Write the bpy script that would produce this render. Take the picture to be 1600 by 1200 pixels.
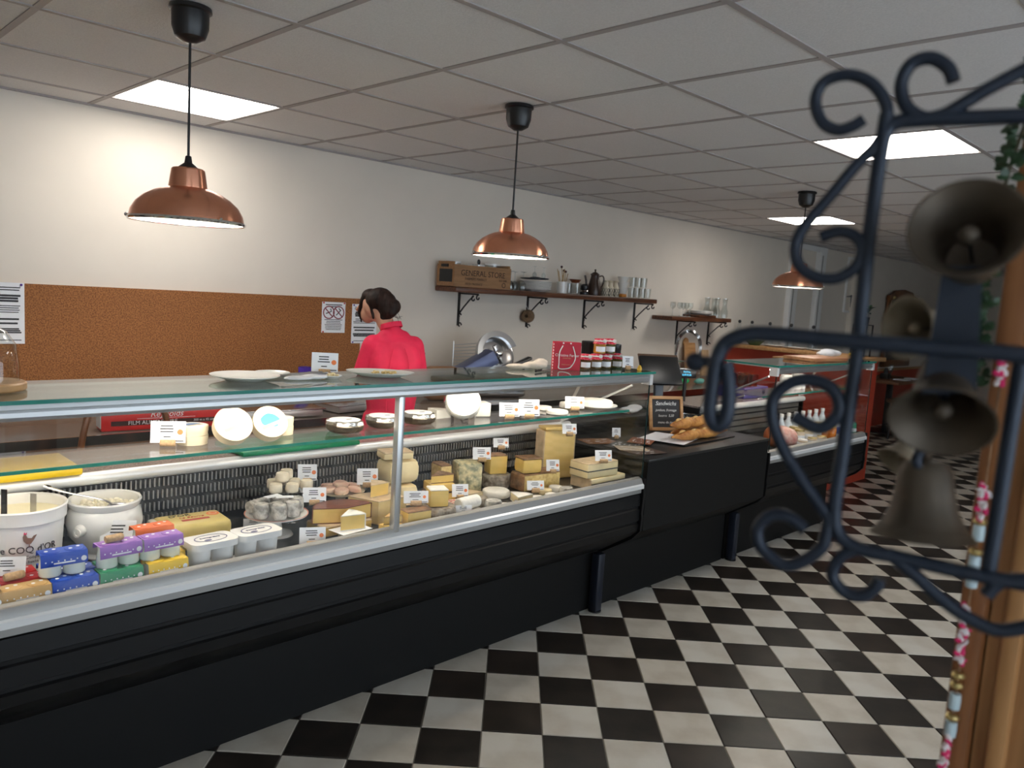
import bpy, bmesh, math, random
from mathutils import Vector, Matrix, Euler, noise
random.seed(7)
R_ = math.radians
scn = bpy.context.scene
C = scn.collection
for o in list(bpy.data.objects): bpy.data.objects.remove(o)

# ------------------------------------------------------------------ camera
F_PX, H = 1230.5, 1.604
YAW, PITCH, ROLL = R_(45.067), R_(-6.682), R_(3.622)
FWD = Vector((math.sin(YAW)*math.cos(PITCH), math.cos(YAW)*math.cos(PITCH), math.sin(PITCH)))
_r = Vector((math.cos(YAW), -math.sin(YAW), 0)); _u = _r.cross(FWD)
RIGHT = _r*math.cos(ROLL) + _u*math.sin(ROLL)
UP = -_r*math.sin(ROLL) + _u*math.cos(ROLL)
CAM = Vector((0, 0, H))
cd = bpy.data.cameras.new('camera'); cam = bpy.data.objects.new('camera', cd); C.objects.link(cam)
m = Matrix((RIGHT, UP, -FWD)).transposed().to_4x4(); m.translation = CAM
cam.matrix_world = m
cd.sensor_width = 36; cd.sensor_fit = 'HORIZONTAL'; cd.lens = F_PX/1600*36
cd.clip_start = 0.02; cd.clip_end = 100
cd.dof.use_dof = True; cd.dof.focus_distance = 3.0; cd.dof.aperture_fstop = 4.8
scn.camera = cam

# ------------------------------------------------------------------ light and exposure
w = bpy.data.worlds.new('world'); scn.world = w; w.use_nodes = True
w.node_tree.nodes['Background'].inputs[0].default_value = (.75, .87, 1, 1)
w.node_tree.nodes['Background'].inputs[1].default_value = 2.2
vs = scn.view_settings
vs.view_transform = 'Standard'; vs.look = 'None'; vs.exposure = 0.95; vs.gamma = 1; vs.use_curve_mapping = False
PANEL_E, LAMP_E, VIT_E = 7.0, 11.0, 12.0

# ------------------------------------------------------------------ pixel helpers (1600x1200 frame): a pixel gives a direction, a plane the distance
def ray(px, py): return RIGHT*((px-800)/F_PX) - UP*((py-600)/F_PX) + FWD
def pz(px, py, z): d = ray(px, py); return CAM + d*((z-H)/d.z)
def pY(px, py, Y): d = ray(px, py); return CAM + d*(Y/d.y)
def pX(px, py, X): d = ray(px, py); return CAM + d*(X/d.x)
def pD(px, py, D): return CAM + ray(px, py)*D
def mpp(P): return (Vector(P)-CAM).dot(FWD)/F_PX

# ------------------------------------------------------------------ materials
MATS = {}
def mat(name, col, rough=.5, metal=0, noise_=0, scale=20, col2=None, bump=0, spec=.5, emit=0, coat=0, alpha=None, stretch=None, detail=4, lo=.35, hi=.65):
    if name in MATS: return MATS[name]
    M = bpy.data.materials.new(name); M.use_nodes = True; nt = M.node_tree; b = nt.nodes['Principled BSDF']
    c = (*col, 1)
    b.inputs['Base Color'].default_value = c; b.inputs['Roughness'].default_value = rough; b.inputs['Metallic'].default_value = metal
    b.inputs['Specular IOR Level'].default_value = spec; b.inputs['Coat Weight'].default_value = coat
    if emit: b.inputs['Emission Color'].default_value = c; b.inputs['Emission Strength'].default_value = emit
    if noise_ or col2 or bump:
        tc = nt.nodes.new('ShaderNodeTexCoord'); n = nt.nodes.new('ShaderNodeTexNoise')
        n.inputs['Scale'].default_value = scale; n.inputs['Detail'].default_value = detail
        src = tc.outputs['Object']
        if stretch:
            mp = nt.nodes.new('ShaderNodeMapping'); mp.inputs['Scale'].default_value = stretch
            nt.links.new(src, mp.inputs[0]); src = mp.outputs[0]
        nt.links.new(src, n.inputs['Vector'])
        if noise_ or col2:
            r = nt.nodes.new('ShaderNodeValToRGB'); r.color_ramp.elements[0].position = lo; r.color_ramp.elements[1].position = hi
            k = 1-noise_
            r.color_ramp.elements[0].color = (*(col2 or [x*k for x in col]), 1); r.color_ramp.elements[1].color = c
            nt.links.new(n.outputs['Fac'], r.inputs[0]); nt.links.new(r.outputs[0], b.inputs['Base Color'])
        if bump:
            bp = nt.nodes.new('ShaderNodeBump'); bp.inputs['Strength'].default_value = bump; bp.inputs['Distance'].default_value = .01
            nt.links.new(n.outputs['Fac'], bp.inputs['Height']); nt.links.new(bp.outputs[0], b.inputs['Normal'])
    MATS[name] = M
    return M
def glassmat(name, tint=(.985, .985, .98), refl=1.0, rough=.02, ior=1.45):
    if name in MATS: return MATS[name]
    M = bpy.data.materials.new(name); M.use_nodes = True; nt = M.node_tree; nt.nodes.clear()
    o = nt.nodes.new('ShaderNodeOutputMaterial'); mx = nt.nodes.new('ShaderNodeMixShader')
    t = nt.nodes.new('ShaderNodeBsdfTransparent'); t.inputs[0].default_value = (*tint, 1)
    g = nt.nodes.new('ShaderNodeBsdfGlossy'); g.inputs['Roughness'].default_value = rough
    lw = nt.nodes.new('ShaderNodeLayerWeight'); lw.inputs[0].default_value = .5   # facing = 1-|cos|, the same from both sides of the sheet
    pw_ = nt.nodes.new('ShaderNodeMath'); pw_.operation = 'POWER'; pw_.inputs[1].default_value = 5
    mu = nt.nodes.new('ShaderNodeMath'); mu.operation = 'MULTIPLY_ADD'; mu.inputs[1].default_value = .9*refl; mu.inputs[2].default_value = .04*refl; mu.use_clamp = True
    L = nt.links.new
    L(lw.outputs['Facing'], pw_.inputs[0]); L(pw_.outputs[0], mu.inputs[0]); L(mu.outputs[0], mx.inputs[0]); L(t.outputs[0], mx.inputs[1]); L(g.outputs[0], mx.inputs[2]); L(mx.outputs[0], o.inputs[0])
    MATS[name] = M
    return M
K = dict(
 wall=mat('wall_paint', (.78, .71, .62), .7, noise_=.04, scale=3),
 wall2=mat('wall_paint_far', (.78, .71, .62), .7, noise_=.04, scale=3),
 ceil=mat('ceiling_tile', (.78, .765, .76), .9, noise_=.08, scale=160, bump=.15),
 tbar=mat('t_bar_metal', (.40, .365, .355), .6),
 tbarw=mat('t_bar_dark_gap', (.1, .1, .1), .8),
 white=mat('white_plastic', (.85, .84, .82), .35),
 paper=mat('paper', (.86, .87, .9), .6),
 ink=mat('ink', (.03, .03, .035), .6),
 seal=mat('orange_seal', (.85, .22, .06), .5),
 tile_w=mat('tile_cream', (.60, .545, .46), .38, col2=(.45, .39, .31), scale=7, lo=.25, hi=.6, bump=.08),
 tile_w2=mat('tile_cream_pale', (.63, .59, .52), .36, col2=(.48, .42, .34), scale=5, lo=.25, hi=.6, bump=.08),
 tile_b=mat('tile_black', (.014, .0115, .0095), .36, col2=(.03, .023, .018), scale=9, bump=.08),
 tile_b2=mat('tile_brown_black', (.02, .015, .0115), .36, col2=(.04, .029, .022), scale=6, bump=.08),
 grout=mat('grout', (.22, .2, .17), .9),
 slat=mat('slat_metal', (.42, .40, .37), .35, metal=.5),
 blackp=mat('black_panel', (.006, .006, .006), .5, spec=.25),
 blackg=mat('black_moulding', (.007, .007, .0075), .4, spec=.3),
 blackm=mat('black_laminate_top', (.02, .02, .02), .3),
 legm=mat('leg_metal', (.012, .016, .028), .35),
 alu=mat('aluminium', (.66, .67, .67), .32, metal=.85),
 aluw=mat('aluminium_white', (.82, .82, .81), .3, metal=.25),
 alug=mat('aluminium_grey', (.36, .35, .33), .4, metal=.4),
 steel=mat('steel', (.62, .62, .63), .22, metal=1),
 dsteel=mat('dark_steel', (.1, .1, .1), .3, metal=.9),
 granite=mat('granite', (.42, .35, .31), .25, col2=(.16, .13, .12), scale=230, detail=6, lo=.42, hi=.58),
 glass=glassmat('clear_glass'),
 glassw=glassmat('ware_glass', (.93, .95, .95), 1.6),
 gtop=glassmat('counter_glass', (.9, .95, .93), 1.3),
 gedge=mat('glass_edge', (.02, .22, .17), .15),
 gedged=mat('glass_edge_dark', (.01, .03, .03), .15),
 canopy=mat('canopy_panel', (.8, .77, .72), .3),
 copper=mat('copper', (.88, .40, .25), .27, metal=1),
 lampw=mat('lamp_inside', (.9, .88, .84), .5),
 led=mat('led_panel', (1, .95, .88), .5, emit=PANEL_E),
 bulb=mat('bulb', (1, .93, .82), .5, emit=LAMP_E*4),
 vled=mat('vitrine_tube', (1, .94, .84), .5, emit=VIT_E),
 rim=mat('chrome_rim', (.8, .8, .8), .12, metal=1),
 black=mat('black_plastic', (.01, .01, .011), .35),
 cork=mat('cork', (.42, .17, .055), .85, col2=(.20, .075, .022), scale=150, detail=5, lo=.38, hi=.62, bump=.2),
 corkp=mat('cork_stopper', (.55, .36, .19), .8, noise_=.3, scale=120),
 shelfwood=mat('shelf_wood', (.16, .06, .026), .35, col2=(.06, .02, .01), scale=6, stretch=(1, 9, 9), bump=.06),
 wood=mat('light_wood', (.56, .32, .14), .5, col2=(.42, .21, .08), scale=5, stretch=(1, 8, 8)),
 post=mat('post_wood', (.46, .23, .085), .5, col2=(.27, .12, .04), scale=5, stretch=(9, 9, .7), bump=.1, detail=6),
 postd=mat('post_wood_dark', (.30, .12, .04), .5, col2=(.18, .065, .02), scale=5, stretch=(9, 9, .7), bump=.1),
 iron=mat('wrought_iron', (.012, .02, .036), .45, metal=.3, bump=.1, scale=40),
 ironb=mat('bracket_iron', (.01, .01, .012), .5),
 bell=mat('bell_bronze', (.11, .085, .06), .5, metal=.5, col2=(.065, .05, .035), scale=14, bump=.05),
 bellp=mat('bell_pale', (.46, .40, .30), .5, metal=.4, col2=(.24, .20, .14), scale=14),
 red=mat('red_paint', (.47, .052, .022), .5, noise_=.15, scale=4),
 redw=mat('red_wainscot', (.47, .052, .022), .5, noise_=.15, scale=4),
 pink=mat('pink_jacket', (.86, .018, .085), .7, noise_=.15, scale=9, bump=.6),
 skin=mat('skin', (.62, .33, .22), .5, noise_=.08, scale=14),
 hair=mat('hair', (.010, .005, .004), .6, spec=.25, col2=(.03, .013, .009), scale=60, stretch=(1, 1, .2), bump=.4),
 navy=mat('navy_trousers', (.03, .035, .05), .8),
 cream=mat('cream', (.87, .80, .56), .4, noise_=.05, scale=20),
 ceramic=mat('ceramic', (.82, .81, .78), .14),
 foil=mat('foil', (.75, .74, .72), .22, metal=1, bump=.5, scale=60),
 foild=mat('dark_foil', (.18, .15, .12), .3, metal=.9, bump=.6, scale=60),
 green_b=mat('green_board', (.0, .22, .09), .4), yellow_b=mat('yellow_board', (.82, .55, .01), .4),
 redbox=mat('red_carton', (.62, .01, .012), .4), bag=mat('red_bag', (.58, .006, .03), .5), cordw=mat('white_cord', (.85, .83, .8), .7),
 kraft=mat('kraft_paper', (.32, .16, .07), .6, noise_=.2, scale=10),
 chalk=mat('chalkboard', (.03, .03, .032), .7), chalkw=mat('chalk', (.8, .8, .78), .8),
 screen=mat('display_screen', (.05, .35, .55), .4, emit=1.5),
 slicerb=mat('slicer_body', (.11, .13, .24), .35, metal=.3),
 bluep=mat('blue_plastic', (.04, .07, .5), .4), leaf=mat('leaf', (.026, .08, .026), .45, noise_=.5, scale=9),
 bread=mat('bread_crust', (.62, .29, .07), .6, col2=(.34, .11, .02), scale=22, bump=.8, lo=.3, hi=.6),
 ham=mat('ham_meat', (.60, .22, .18), .4, col2=(.74, .50, .42), scale=30, bump=.3), hamr=mat('ham_rind', (.48, .13, .04), .35, noise_=.3, scale=20),
)
def cheese(name, col, k=.1, scale=18, rough=.45, col2=None, bump=.1): return mat(name, col, rough, noise_=k, scale=scale, col2=col2, bump=bump)
K.update(
 py=cheese('paste_yellow', (.84, .57, .15)), pp=cheese('paste_pale', (.86, .65, .28)), pc=cheese('paste_cream', (.90, .74, .42)), pw=cheese('paste_white', (.87, .84, .75)),
 comte=cheese('paste_comte', (.82, .58, .20)), blue=cheese('paste_blue', (.80, .69, .40), scale=45, col2=(.24, .25, .16), bump=.3),
 speck=cheese('paste_speckled', (.82, .62, .24), scale=70, col2=(.62, .40, .12)),
 rb=cheese('rind_brown', (.32, .17, .08), .5, 40, .7, bump=.5), rg=cheese('rind_grey', (.40, .35, .28), .6, 50, .8, col2=(.16, .12, .09), bump=.6),
 ro=cheese('rind_ochre', (.62, .38, .14), .3, 30, .6, bump=.3), rw=cheese('rind_white', (.86, .83, .76), .12, 40, .8, bump=.4),
 rt=cheese('rind_tan', (.70, .53, .33), .25, 30, .6, bump=.3), rred=cheese('rind_redbrown', (.20, .055, .02), .3, 30, .35, bump=.2),
 ash=cheese('rind_ash', (.62, .60, .55), .3, 45, .8, col2=(.22, .21, .19), bump=.6), crot=cheese('crottin', (.86, .76, .58), .15, 30, .7, bump=.4),
 ashline=mat('ash_line', (.05, .06, .07), .7), pinkr=cheese('rocamadour', (.80, .60, .45), .15, 24, .5, col2=(.62, .34, .26)),
)

_nt = K['copper'].node_tree; _b = _nt.nodes['Principled BSDF']; _b.inputs['Anisotropic'].default_value = .8; _b.inputs['Anisotropic Rotation'].default_value = .25
_tg = _nt.nodes.new('ShaderNodeTangent'); _tg.direction_type = 'RADIAL'; _tg.axis = 'Z'; _nt.links.new(_tg.outputs[0], _b.inputs['Tangent'])
# ------------------------------------------------------------------ mesh helpers
class MB:
    def __init__(s): s.v = []; s.f = []; s.M = Matrix.Identity(4)
    def at(s, loc=(0, 0, 0), rot=(0, 0, 0), sc=(1, 1, 1)):
        s.M = Matrix.LocRotScale(Vector(loc), Euler(rot), Vector(sc)); return s
    def add(s, vs, fs):
        n = len(s.v); s.v += [tuple(s.M @ Vector(v)) for v in vs]; s.f += [tuple(i+n for i in f) for f in fs]; return s
    def box(s, c, d):
        x, y, z = c; a, b, e = d[0]/2, d[1]/2, d[2]/2
        return s.add([(x+i*a, y+j*b, z+k*e) for i in (-1, 1) for j in (-1, 1) for k in (-1, 1)],
                     [(0, 1, 3, 2), (4, 6, 7, 5), (0, 4, 5, 1), (2, 3, 7, 6), (0, 2, 6, 4), (1, 5, 7, 3)])
    def bx(s, x0, x1, y0, y1, z0, z1): return s.box(((x0+x1)/2, (y0+y1)/2, (z0+z1)/2), (abs(x1-x0), abs(y1-y0), abs(z1-z0)))
    def rbox(s, c, d, b=.01, seg=2):
        bm = bmesh.new(); bmesh.ops.create_cube(bm, size=1)
        for v in bm.verts: v.co = Vector((v.co.x*d[0], v.co.y*d[1], v.co.z*d[2]))
        bmesh.ops.bevel(bm, geom=bm.edges[:], offset=min(b, min(d)*.49), segments=seg, affect='EDGES', profile=.5)
        bm.verts.index_update()
        s.add([v.co+Vector(c) for v in bm.verts], [[v.index for v in f.verts] for f in bm.faces]); bm.free(); return s
    def lathe(s, prof, seg=20, c=(0, 0, 0), jit=0, sx=1, sy=1):
        vs, fs = [], []; n = len(prof)
        for i in range(seg):
            a = 2*math.pi*i/seg
            for r, z in prof:
                k = 1
                if jit: k = 1+jit*noise.noise(Vector((math.cos(a)*2+c[0]*37, math.sin(a)*2+c[1]*31, z*40)))
                vs.append((c[0]+r*k*math.cos(a)*sx, c[1]+r*k*math.sin(a)*sy, c[2]+z))
        for i in range(seg):
            j = (i+1) % seg
            for k in range(n-1): fs.append((i*n+k, j*n+k, j*n+k+1, i*n+k+1))
        return s.add(vs, fs)
    def cyl(s, p0, p1, r0, r1=None, seg=12): return s.tube([p0, p1], [r0, r0 if r1 is None else r1], seg)
    def tube(s, path, r, seg=8, flat=1.0):
        P = [Vector(p) for p in path]; n = len(P); rr = r if isinstance(r, (list, tuple)) else [r]*n
        t0 = (P[1]-P[0]).normalized(); ref = Vector((0, 0, 1)) if abs(t0.z) < .9 else Vector((1, 0, 0))
        u = t0.cross(ref).normalized(); vs, fs = [], []
        for i in range(n):
            t = (P[min(i+1, n-1)]-P[max(i-1, 0)]).normalized(); u = (u-t*u.dot(t)).normalized(); w_ = t.cross(u)
            for k in range(seg):
                a = 2*math.pi*k/seg; vs.append(P[i]+u*(rr[i]*math.cos(a))+w_*(rr[i]*math.sin(a)*flat))
        for i in range(n-1):
            for k in range(seg): l = (k+1) % seg; fs.append((i*seg+k, i*seg+l, (i+1)*seg+l, (i+1)*seg+k))
        fs.append(list(range(seg))); fs.append([(n-1)*seg+k for k in range(seg)])
        return s.add(vs, fs)
    def prism(s, pts, z0, z1, axis='z'):
        n = len(pts)
        def q(p, z): return {'z': (p[0], p[1], z), 'x': (z, p[0], p[1]), 'y': (p[0], z, p[1])}[axis]
        return s.add([q(p, z0) for p in pts]+[q(p, z1) for p in pts],
                     [list(range(n)), list(range(n, 2*n))]+[(i, (i+1) % n, n+(i+1) % n, n+i) for i in range(n)])
    def sph(s, c, r, seg=12):
        if not isinstance(r, (tuple, list)): r = (r, r, r)
        n = max(4, seg//2); prof = [(max(0, math.sin(math.pi*i/n)), -math.cos(math.pi*i/n)) for i in range(n+1)]
        vs, fs = [], []
        for i in range(seg):
            a = 2*math.pi*i/seg
            for q, z in prof: vs.append((c[0]+q*math.cos(a)*r[0], c[1]+q*math.sin(a)*r[1], c[2]+z*r[2]))
        for i in range(seg):
            j = (i+1) % seg
            for k in range(n): fs.append((i*(n+1)+k, j*(n+1)+k, j*(n+1)+k+1, i*(n+1)+k+1))
        return s.add(vs, fs)
    def mesh(s, name, sharp=35):
        me = bpy.data.meshes.new(name); me.from_pydata(s.v, [], s.f)
        bm = bmesh.new(); bm.from_mesh(me); bmesh.ops.remove_doubles(bm, verts=bm.verts[:], dist=1e-6)
        bmesh.ops.recalc_face_normals(bm, faces=bm.faces[:]); bm.to_mesh(me); bm.free()
        me.polygons.foreach_set('use_smooth', [True]*len(me.polygons)); me.set_sharp_from_angle(angle=R_(sharp)); me.update()
        return me
    def build(s, name, material, parent=None, sharp=35):
        return obj(name, s.mesh(name, sharp), material, parent)
def obj(name, me, material, parent=None):
    if isinstance(material, str): material = K[material]
    if material and not me.materials: me.materials.append(material)
    o = bpy.data.objects.new(name, me); C.objects.link(o)
    if parent: o.parent = parent
    return o
def tag(o, label, cat, group=None, kind=None):
    if label: o['label'] = label
    if cat: o['category'] = cat
    if group: o['group'] = group
    if kind: o['kind'] = kind
    return o
def thing(name, label, cat, loc=(0, 0, 0), rot=0, group=None):
    o = bpy.data.objects.new(name, None); C.objects.link(o); o.empty_display_size = .05
    o.location = loc; o.rotation_euler = (0, 0, rot) if isinstance(rot, (int, float)) else rot
    return tag(o, label, cat, group)
def struct(name, mb, m, parent=None):
    o = mb.build(name, m, parent)
    if not parent: o['kind'] = 'structure'
    return o
def dup(root, loc=None, rot=None, label=None, group=None):
    def cp(o, par):
        c = o.copy(); C.objects.link(c); c.parent = par
        for ch in [x for x in o.children]: cp(ch, c)
        return c
    r = cp(root, None)
    if loc is not None: r.location = loc
    if rot is not None: r.rotation_euler = (0, 0, rot) if isinstance(rot, (int, float)) else rot
    if label: r['label'] = label
    if group: r['group'] = group
    return r
def txt(s, size, m, parent, loc, rot=(R_(90), 0, 0), name='lettering', ext=.0004, align='CENTER', sx=1, shear=0):
    cu = bpy.data.curves.new(name, 'FONT'); cu.body = s; cu.size = size; cu.extrude = ext; cu.align_x = align; cu.align_y = 'CENTER'; cu.shear = shear
    cu.resolution_u = 3
    t = bpy.data.objects.new(name, cu); me = bpy.data.meshes.new_from_object(t); bpy.data.objects.remove(t)
    me.materials.clear(); o = obj(name, me, m, parent); o.location = loc; o.rotation_euler = rot; o.scale = (sx, 1, 1); return o
def blob(name, parts, m, parent=None, voxel=.012, smooth=8, sharp=180):
    """one continuous surface grown round overlapping ellipsoids and tapered capsules"""
    b = MB()
    for p in parts:
        if p[0] == 's':
            b.at(p[1], p[3] if len(p) > 3 else (0, 0, 0)); b.sph((0, 0, 0), p[2], 16); b.at()
        else:
            _, a, ra, c, rc = p[:5]; a, c = Vector(a), Vector(c); n = 4
            b.tube([a.lerp(c, i/n) for i in range(n+1)], [ra+(rc-ra)*i/n for i in range(n+1)], 14); b.sph(a, ra, 14); b.sph(c, rc, 14)
    o = b.build(name, m, None)
    r = o.modifiers.new('r', 'REMESH'); r.mode = 'VOXEL'; r.voxel_size = voxel; r.use_smooth_shade = True
    sm = o.modifiers.new('s', 'SMOOTH'); sm.factor = .5; sm.iterations = smooth
    dg = bpy.context.evaluated_depsgraph_get(); me = bpy.data.meshes.new_from_object(o.evaluated_get(dg))
    old = o.data; o.modifiers.clear(); o.data = me; bpy.data.meshes.remove(old); me.name = name
    if not me.materials: me.materials.append(K[m] if isinstance(m, str) else m)
    me.polygons.foreach_set('use_smooth', [True]*len(me.polygons))
    if parent: o.parent = parent
    return o
def arc(cx, cy, r, a0, a1, n=10, r1=None):
    return [(cx+(r+((r1 if r1 is not None else r)-r)*i/n)*math.cos(R_(a0+(a1-a0)*i/n)), cy+(r+((r1 if r1 is not None else r)-r)*i/n)*math.sin(R_(a0+(a1-a0)*i/n))) for i in range(n+1)]
def smooth_path(pts, n=5):
    P = [Vector(p) for p in pts]; out = []
    for i in range(len(P)-1):
        a, b, c, d = P[max(i-1, 0)], P[i], P[i+1], P[min(i+2, len(P)-1)]
        for k in range(n):
            t = k/n; out.append(.5*((2*b)+(c-a)*t+(2*a-5*b+4*c-d)*t*t+(3*b-a-3*c+d)*t**3))
    return out+[P[-1]]

# ================================================================== ROOM
ZC, YW = 2.413, 4.50
X0, X1, Y0 = -2.4, 16.0, -2.6
struct('wall_back', MB().bx(X0, 10.95, YW, YW+.15, 0, 2.6), 'wall')
struct('wall_back_far', MB().bx(10.95, X1, 4.30, 4.65, 0, 2.6), 'wall2')
struct('wall_end', MB().bx(X1, X1+.15, Y0, 4.65, 0, 2.6), 'wall2')
struct('wall_left', MB().bx(X0-.15, X0, Y0, YW+.15, 0, 2.6), 'wall')
wf = MB(); wf.bx(X0, X1, Y0-.15, Y0, 0, .45).bx(X0, X1, Y0-.15, Y0, 2.3, 2.6)
for a, b_ in ((X0, X0+.2), (.6, .8), (3.4, 3.6), (6.2, X1)): wf.bx(a, b_, Y0-.15, Y0, .45, 2.3)
struct('wall_front', wf, 'wall')
for i, (a, b_) in enumerate(((X0+.2, .6), (.8, 3.4), (3.6, 6.2))):
    wn = MB()
    for (p, q, r, s_) in ((a, b_, .45, .51), (a, b_, 2.24, 2.3), (a, a+.06, .51, 2.24), (b_-.06, b_, .51, 2.24)): wn.bx(p, q, Y0-.1, Y0-.04, r, s_)
    o = struct('window_%d' % (i+1), wn, 'blackp')
    MB().bx(a+.06, b_-.06, Y0-.075, Y0-.069, .51, 2.24).build('pane', 'glass', o)

# ceiling: slab, tiles, bars
GX, GY, G = 1.34, 3.007, .6
ceil = struct('ceiling', MB().bx(X0, X1, Y0, 4.65, ZC+.03, ZC+.12), 'ceil')
PANELS = {(0, 1), (4, -3), (9, 0)}
tile_me = MB().rbox((0, 0, .0125), (G-.020, G-.020, .02), .003, 1).mesh('ceiling_tile'); tile_me.materials.append(K['ceil'])
frame_me = MB().bx(-.29, .29, -.29, .29, .006, .02).mesh('led_housing'); frame_me.materials.append(K['aluw'])
ymin, nx, ny = Y0, 0, 0
ix0, ix1, iy0, iy1 = -6, 24, -6, 2
rest = MB()
for i in range(ix0, ix1+1):
    for j in range(-9, iy1+1):
        cx, cy = GX+G*(i+.5), GY+G*(j+.5)
        w_ = G
        if (i, j) in PANELS: continue
        ytop = 4.5 if cx < 10.95 else 4.3
        hy = G-.02
        if cy+G/2 > ytop: # cut row along the wall
            y0_, y1_ = cy-G/2+.01, ytop-.02
            if y1_-y0_ < .03: continue
            me = MB().rbox((0, 0, .0125), (G-.02, y1_-y0_, .02), .003, 1).mesh('ceiling_tile'); me.materials.append(K['ceil']); cy = (y0_+y1_)/2
        else: me = tile_me
        P = Vector((cx, cy, ZC))-CAM
        vis = P.dot(FWD) > 0 and abs(P.dot(RIGHT)/max(P.dot(FWD), .01)) < .95
        if vis or me is not tile_me:
            o = obj('ceiling_tile', me, None, ceil); o.location = (cx, cy, ZC)
        else: rest.box((cx, cy, ZC+.0125), (G-.02, G-.02, .02))
o = rest.build('ceiling_tile_field', 'ceil', ceil); o['kind'] = 'stuff'
for i in range(ix0, ix1+2):
    x = GX+G*i
    if x > X1: continue
    MB().bx(x-.012, x+.012, Y0, 4.49 if x < 10.95 else 4.3, ZC-.001, ZC+.01).build('t_bar', 'tbar', ceil)
for j in range(-9, iy1+2):
    y = GY+G*j
    if y > 4.5: continue
    MB().bx(X0, X1, y-.012, y+.012, ZC-.0015, ZC+.0095).build('t_bar', 'tbar', ceil)
MB().bx(X0, 10.95, YW-.022, YW, ZC-.006, ZC+.012).build('edge_trim', 'tbar', ceil)
MB().bx(10.95, X1, 4.278, 4.30, ZC-.006, ZC+.012).build('edge_trim', 'tbar', ceil)
n_ = 0
for (i, j) in sorted(PANELS):
    cx, cy = GX+G*(i+.5), GY+G*(j+.5)
    lab = {(0, 1): 'square white ceiling light panel above the cork board', (4, -3): 'square white ceiling light panel above the open checkered floor', (9, 0): 'square white ceiling light panel over the red bar'}[(i, j)]
    t = thing('ceiling_light', lab, 'light', (cx, cy, ZC), 0, 'square ceiling light panels')
    obj('housing', frame_me, None, t)
    MB().bx(-.275, .275, -.275, .275, -.001, .006).build('diffuser', 'led', t)

# floor: bed and diagonal tiles
floor = struct('floor', MB().bx(X0, X1, Y0, 4.65, -.12, -.004), 'grout')
TS = .223; FO = Vector((2.693, 2.417)); E1 = Vector((.7071, -.7071)); E2 = Vector((-.7071, -.7071))
cand = []
restB, restW = MB(), MB()
tmesh = {}
for nm in ('tile_w', 'tile_w2', 'tile_b', 'tile_b2'):
    b_ = MB().at((0, 0, 0), (0, 0, R_(45))).rbox((0, 0, -.006), (TS-.004, TS-.004, .012), .002, 1)
    me = b_.mesh('floor_tile'); me.materials.append(K[nm]); tmesh[nm] = me
for u in range(-50, 75):
    for v in range(-60, 60):
        c = FO+E1*TS*(u+.5)+E2*TS*(v+.5)
        if not (X0+.1 < c.x < X1-.1 and Y0+.1 < c.y < 4.5): continue
        P = Vector((c.x, c.y, 0))-CAM; d = P.dot(FWD)
        blk = (u+v) % 2 == 0
        sx_, sy_ = (P.dot(RIGHT)/d*F_PX+800, 600-P.dot(UP)/d*F_PX) if d > .1 else (-999, -999)
        vis = d > .1 and -80 < sx_ < 1680 and sy_ < 1290 and c.y < 2.56
        hid = sx_ > 1590
        cand.append((0 if vis and not hid else 1, d if vis else 99, c, blk))
cand.sort(key=lambda t: (t[0], t[1]))
for k, (h_, d, c, blk) in enumerate(cand):
    if k < 300 and h_ == 0:
        r = random.random(); nm = ('tile_b' if r < .6 else 'tile_b2') if blk else ('tile_w' if r < .55 else 'tile_w2')
        o = obj('floor_tile', tmesh[nm], None, floor); o.location = (c.x, c.y, random.uniform(-.0006, .0006))
        o.rotation_euler = (0, 0, random.choice((0, 1, 2, 3))*math.pi/2)
    else:
        (restB if blk else restW).at((c.x, c.y, -.006), (0, 0, R_(45))).box((0, 0, 0), (TS-.004, TS-.004, .012))
for b_, nm, m_ in ((restB, 'dark_tile_field', 'tile_b'), (restW, 'pale_tile_field', 'tile_w')):
    o = b_.build(nm, m_, floor); o['kind'] = 'stuff'

# white door casing and recess in the back wall
d1 = struct('door_1', MB().bx(9.30, 9.75, YW-.03, YW, 0, 2.34), 'wall')
for a, b_ in ((9.08, 9.26), (9.80, 9.98)):
    MB().rbox(((a+b_)/2, YW-.035, 1.19), (b_-a, .07, 2.38), .01).build('casing', 'white', d1)
    MB().bx((a+b_)/2-.05, (a+b_)/2-.03, YW-.076, YW-.07, .1, 2.3).build('casing_groove', 'alug', d1)
MB().bx(9.08, 9.98, YW-.07, YW, 2.34, 2.40).build('casing_head', 'white', d1)

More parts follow.
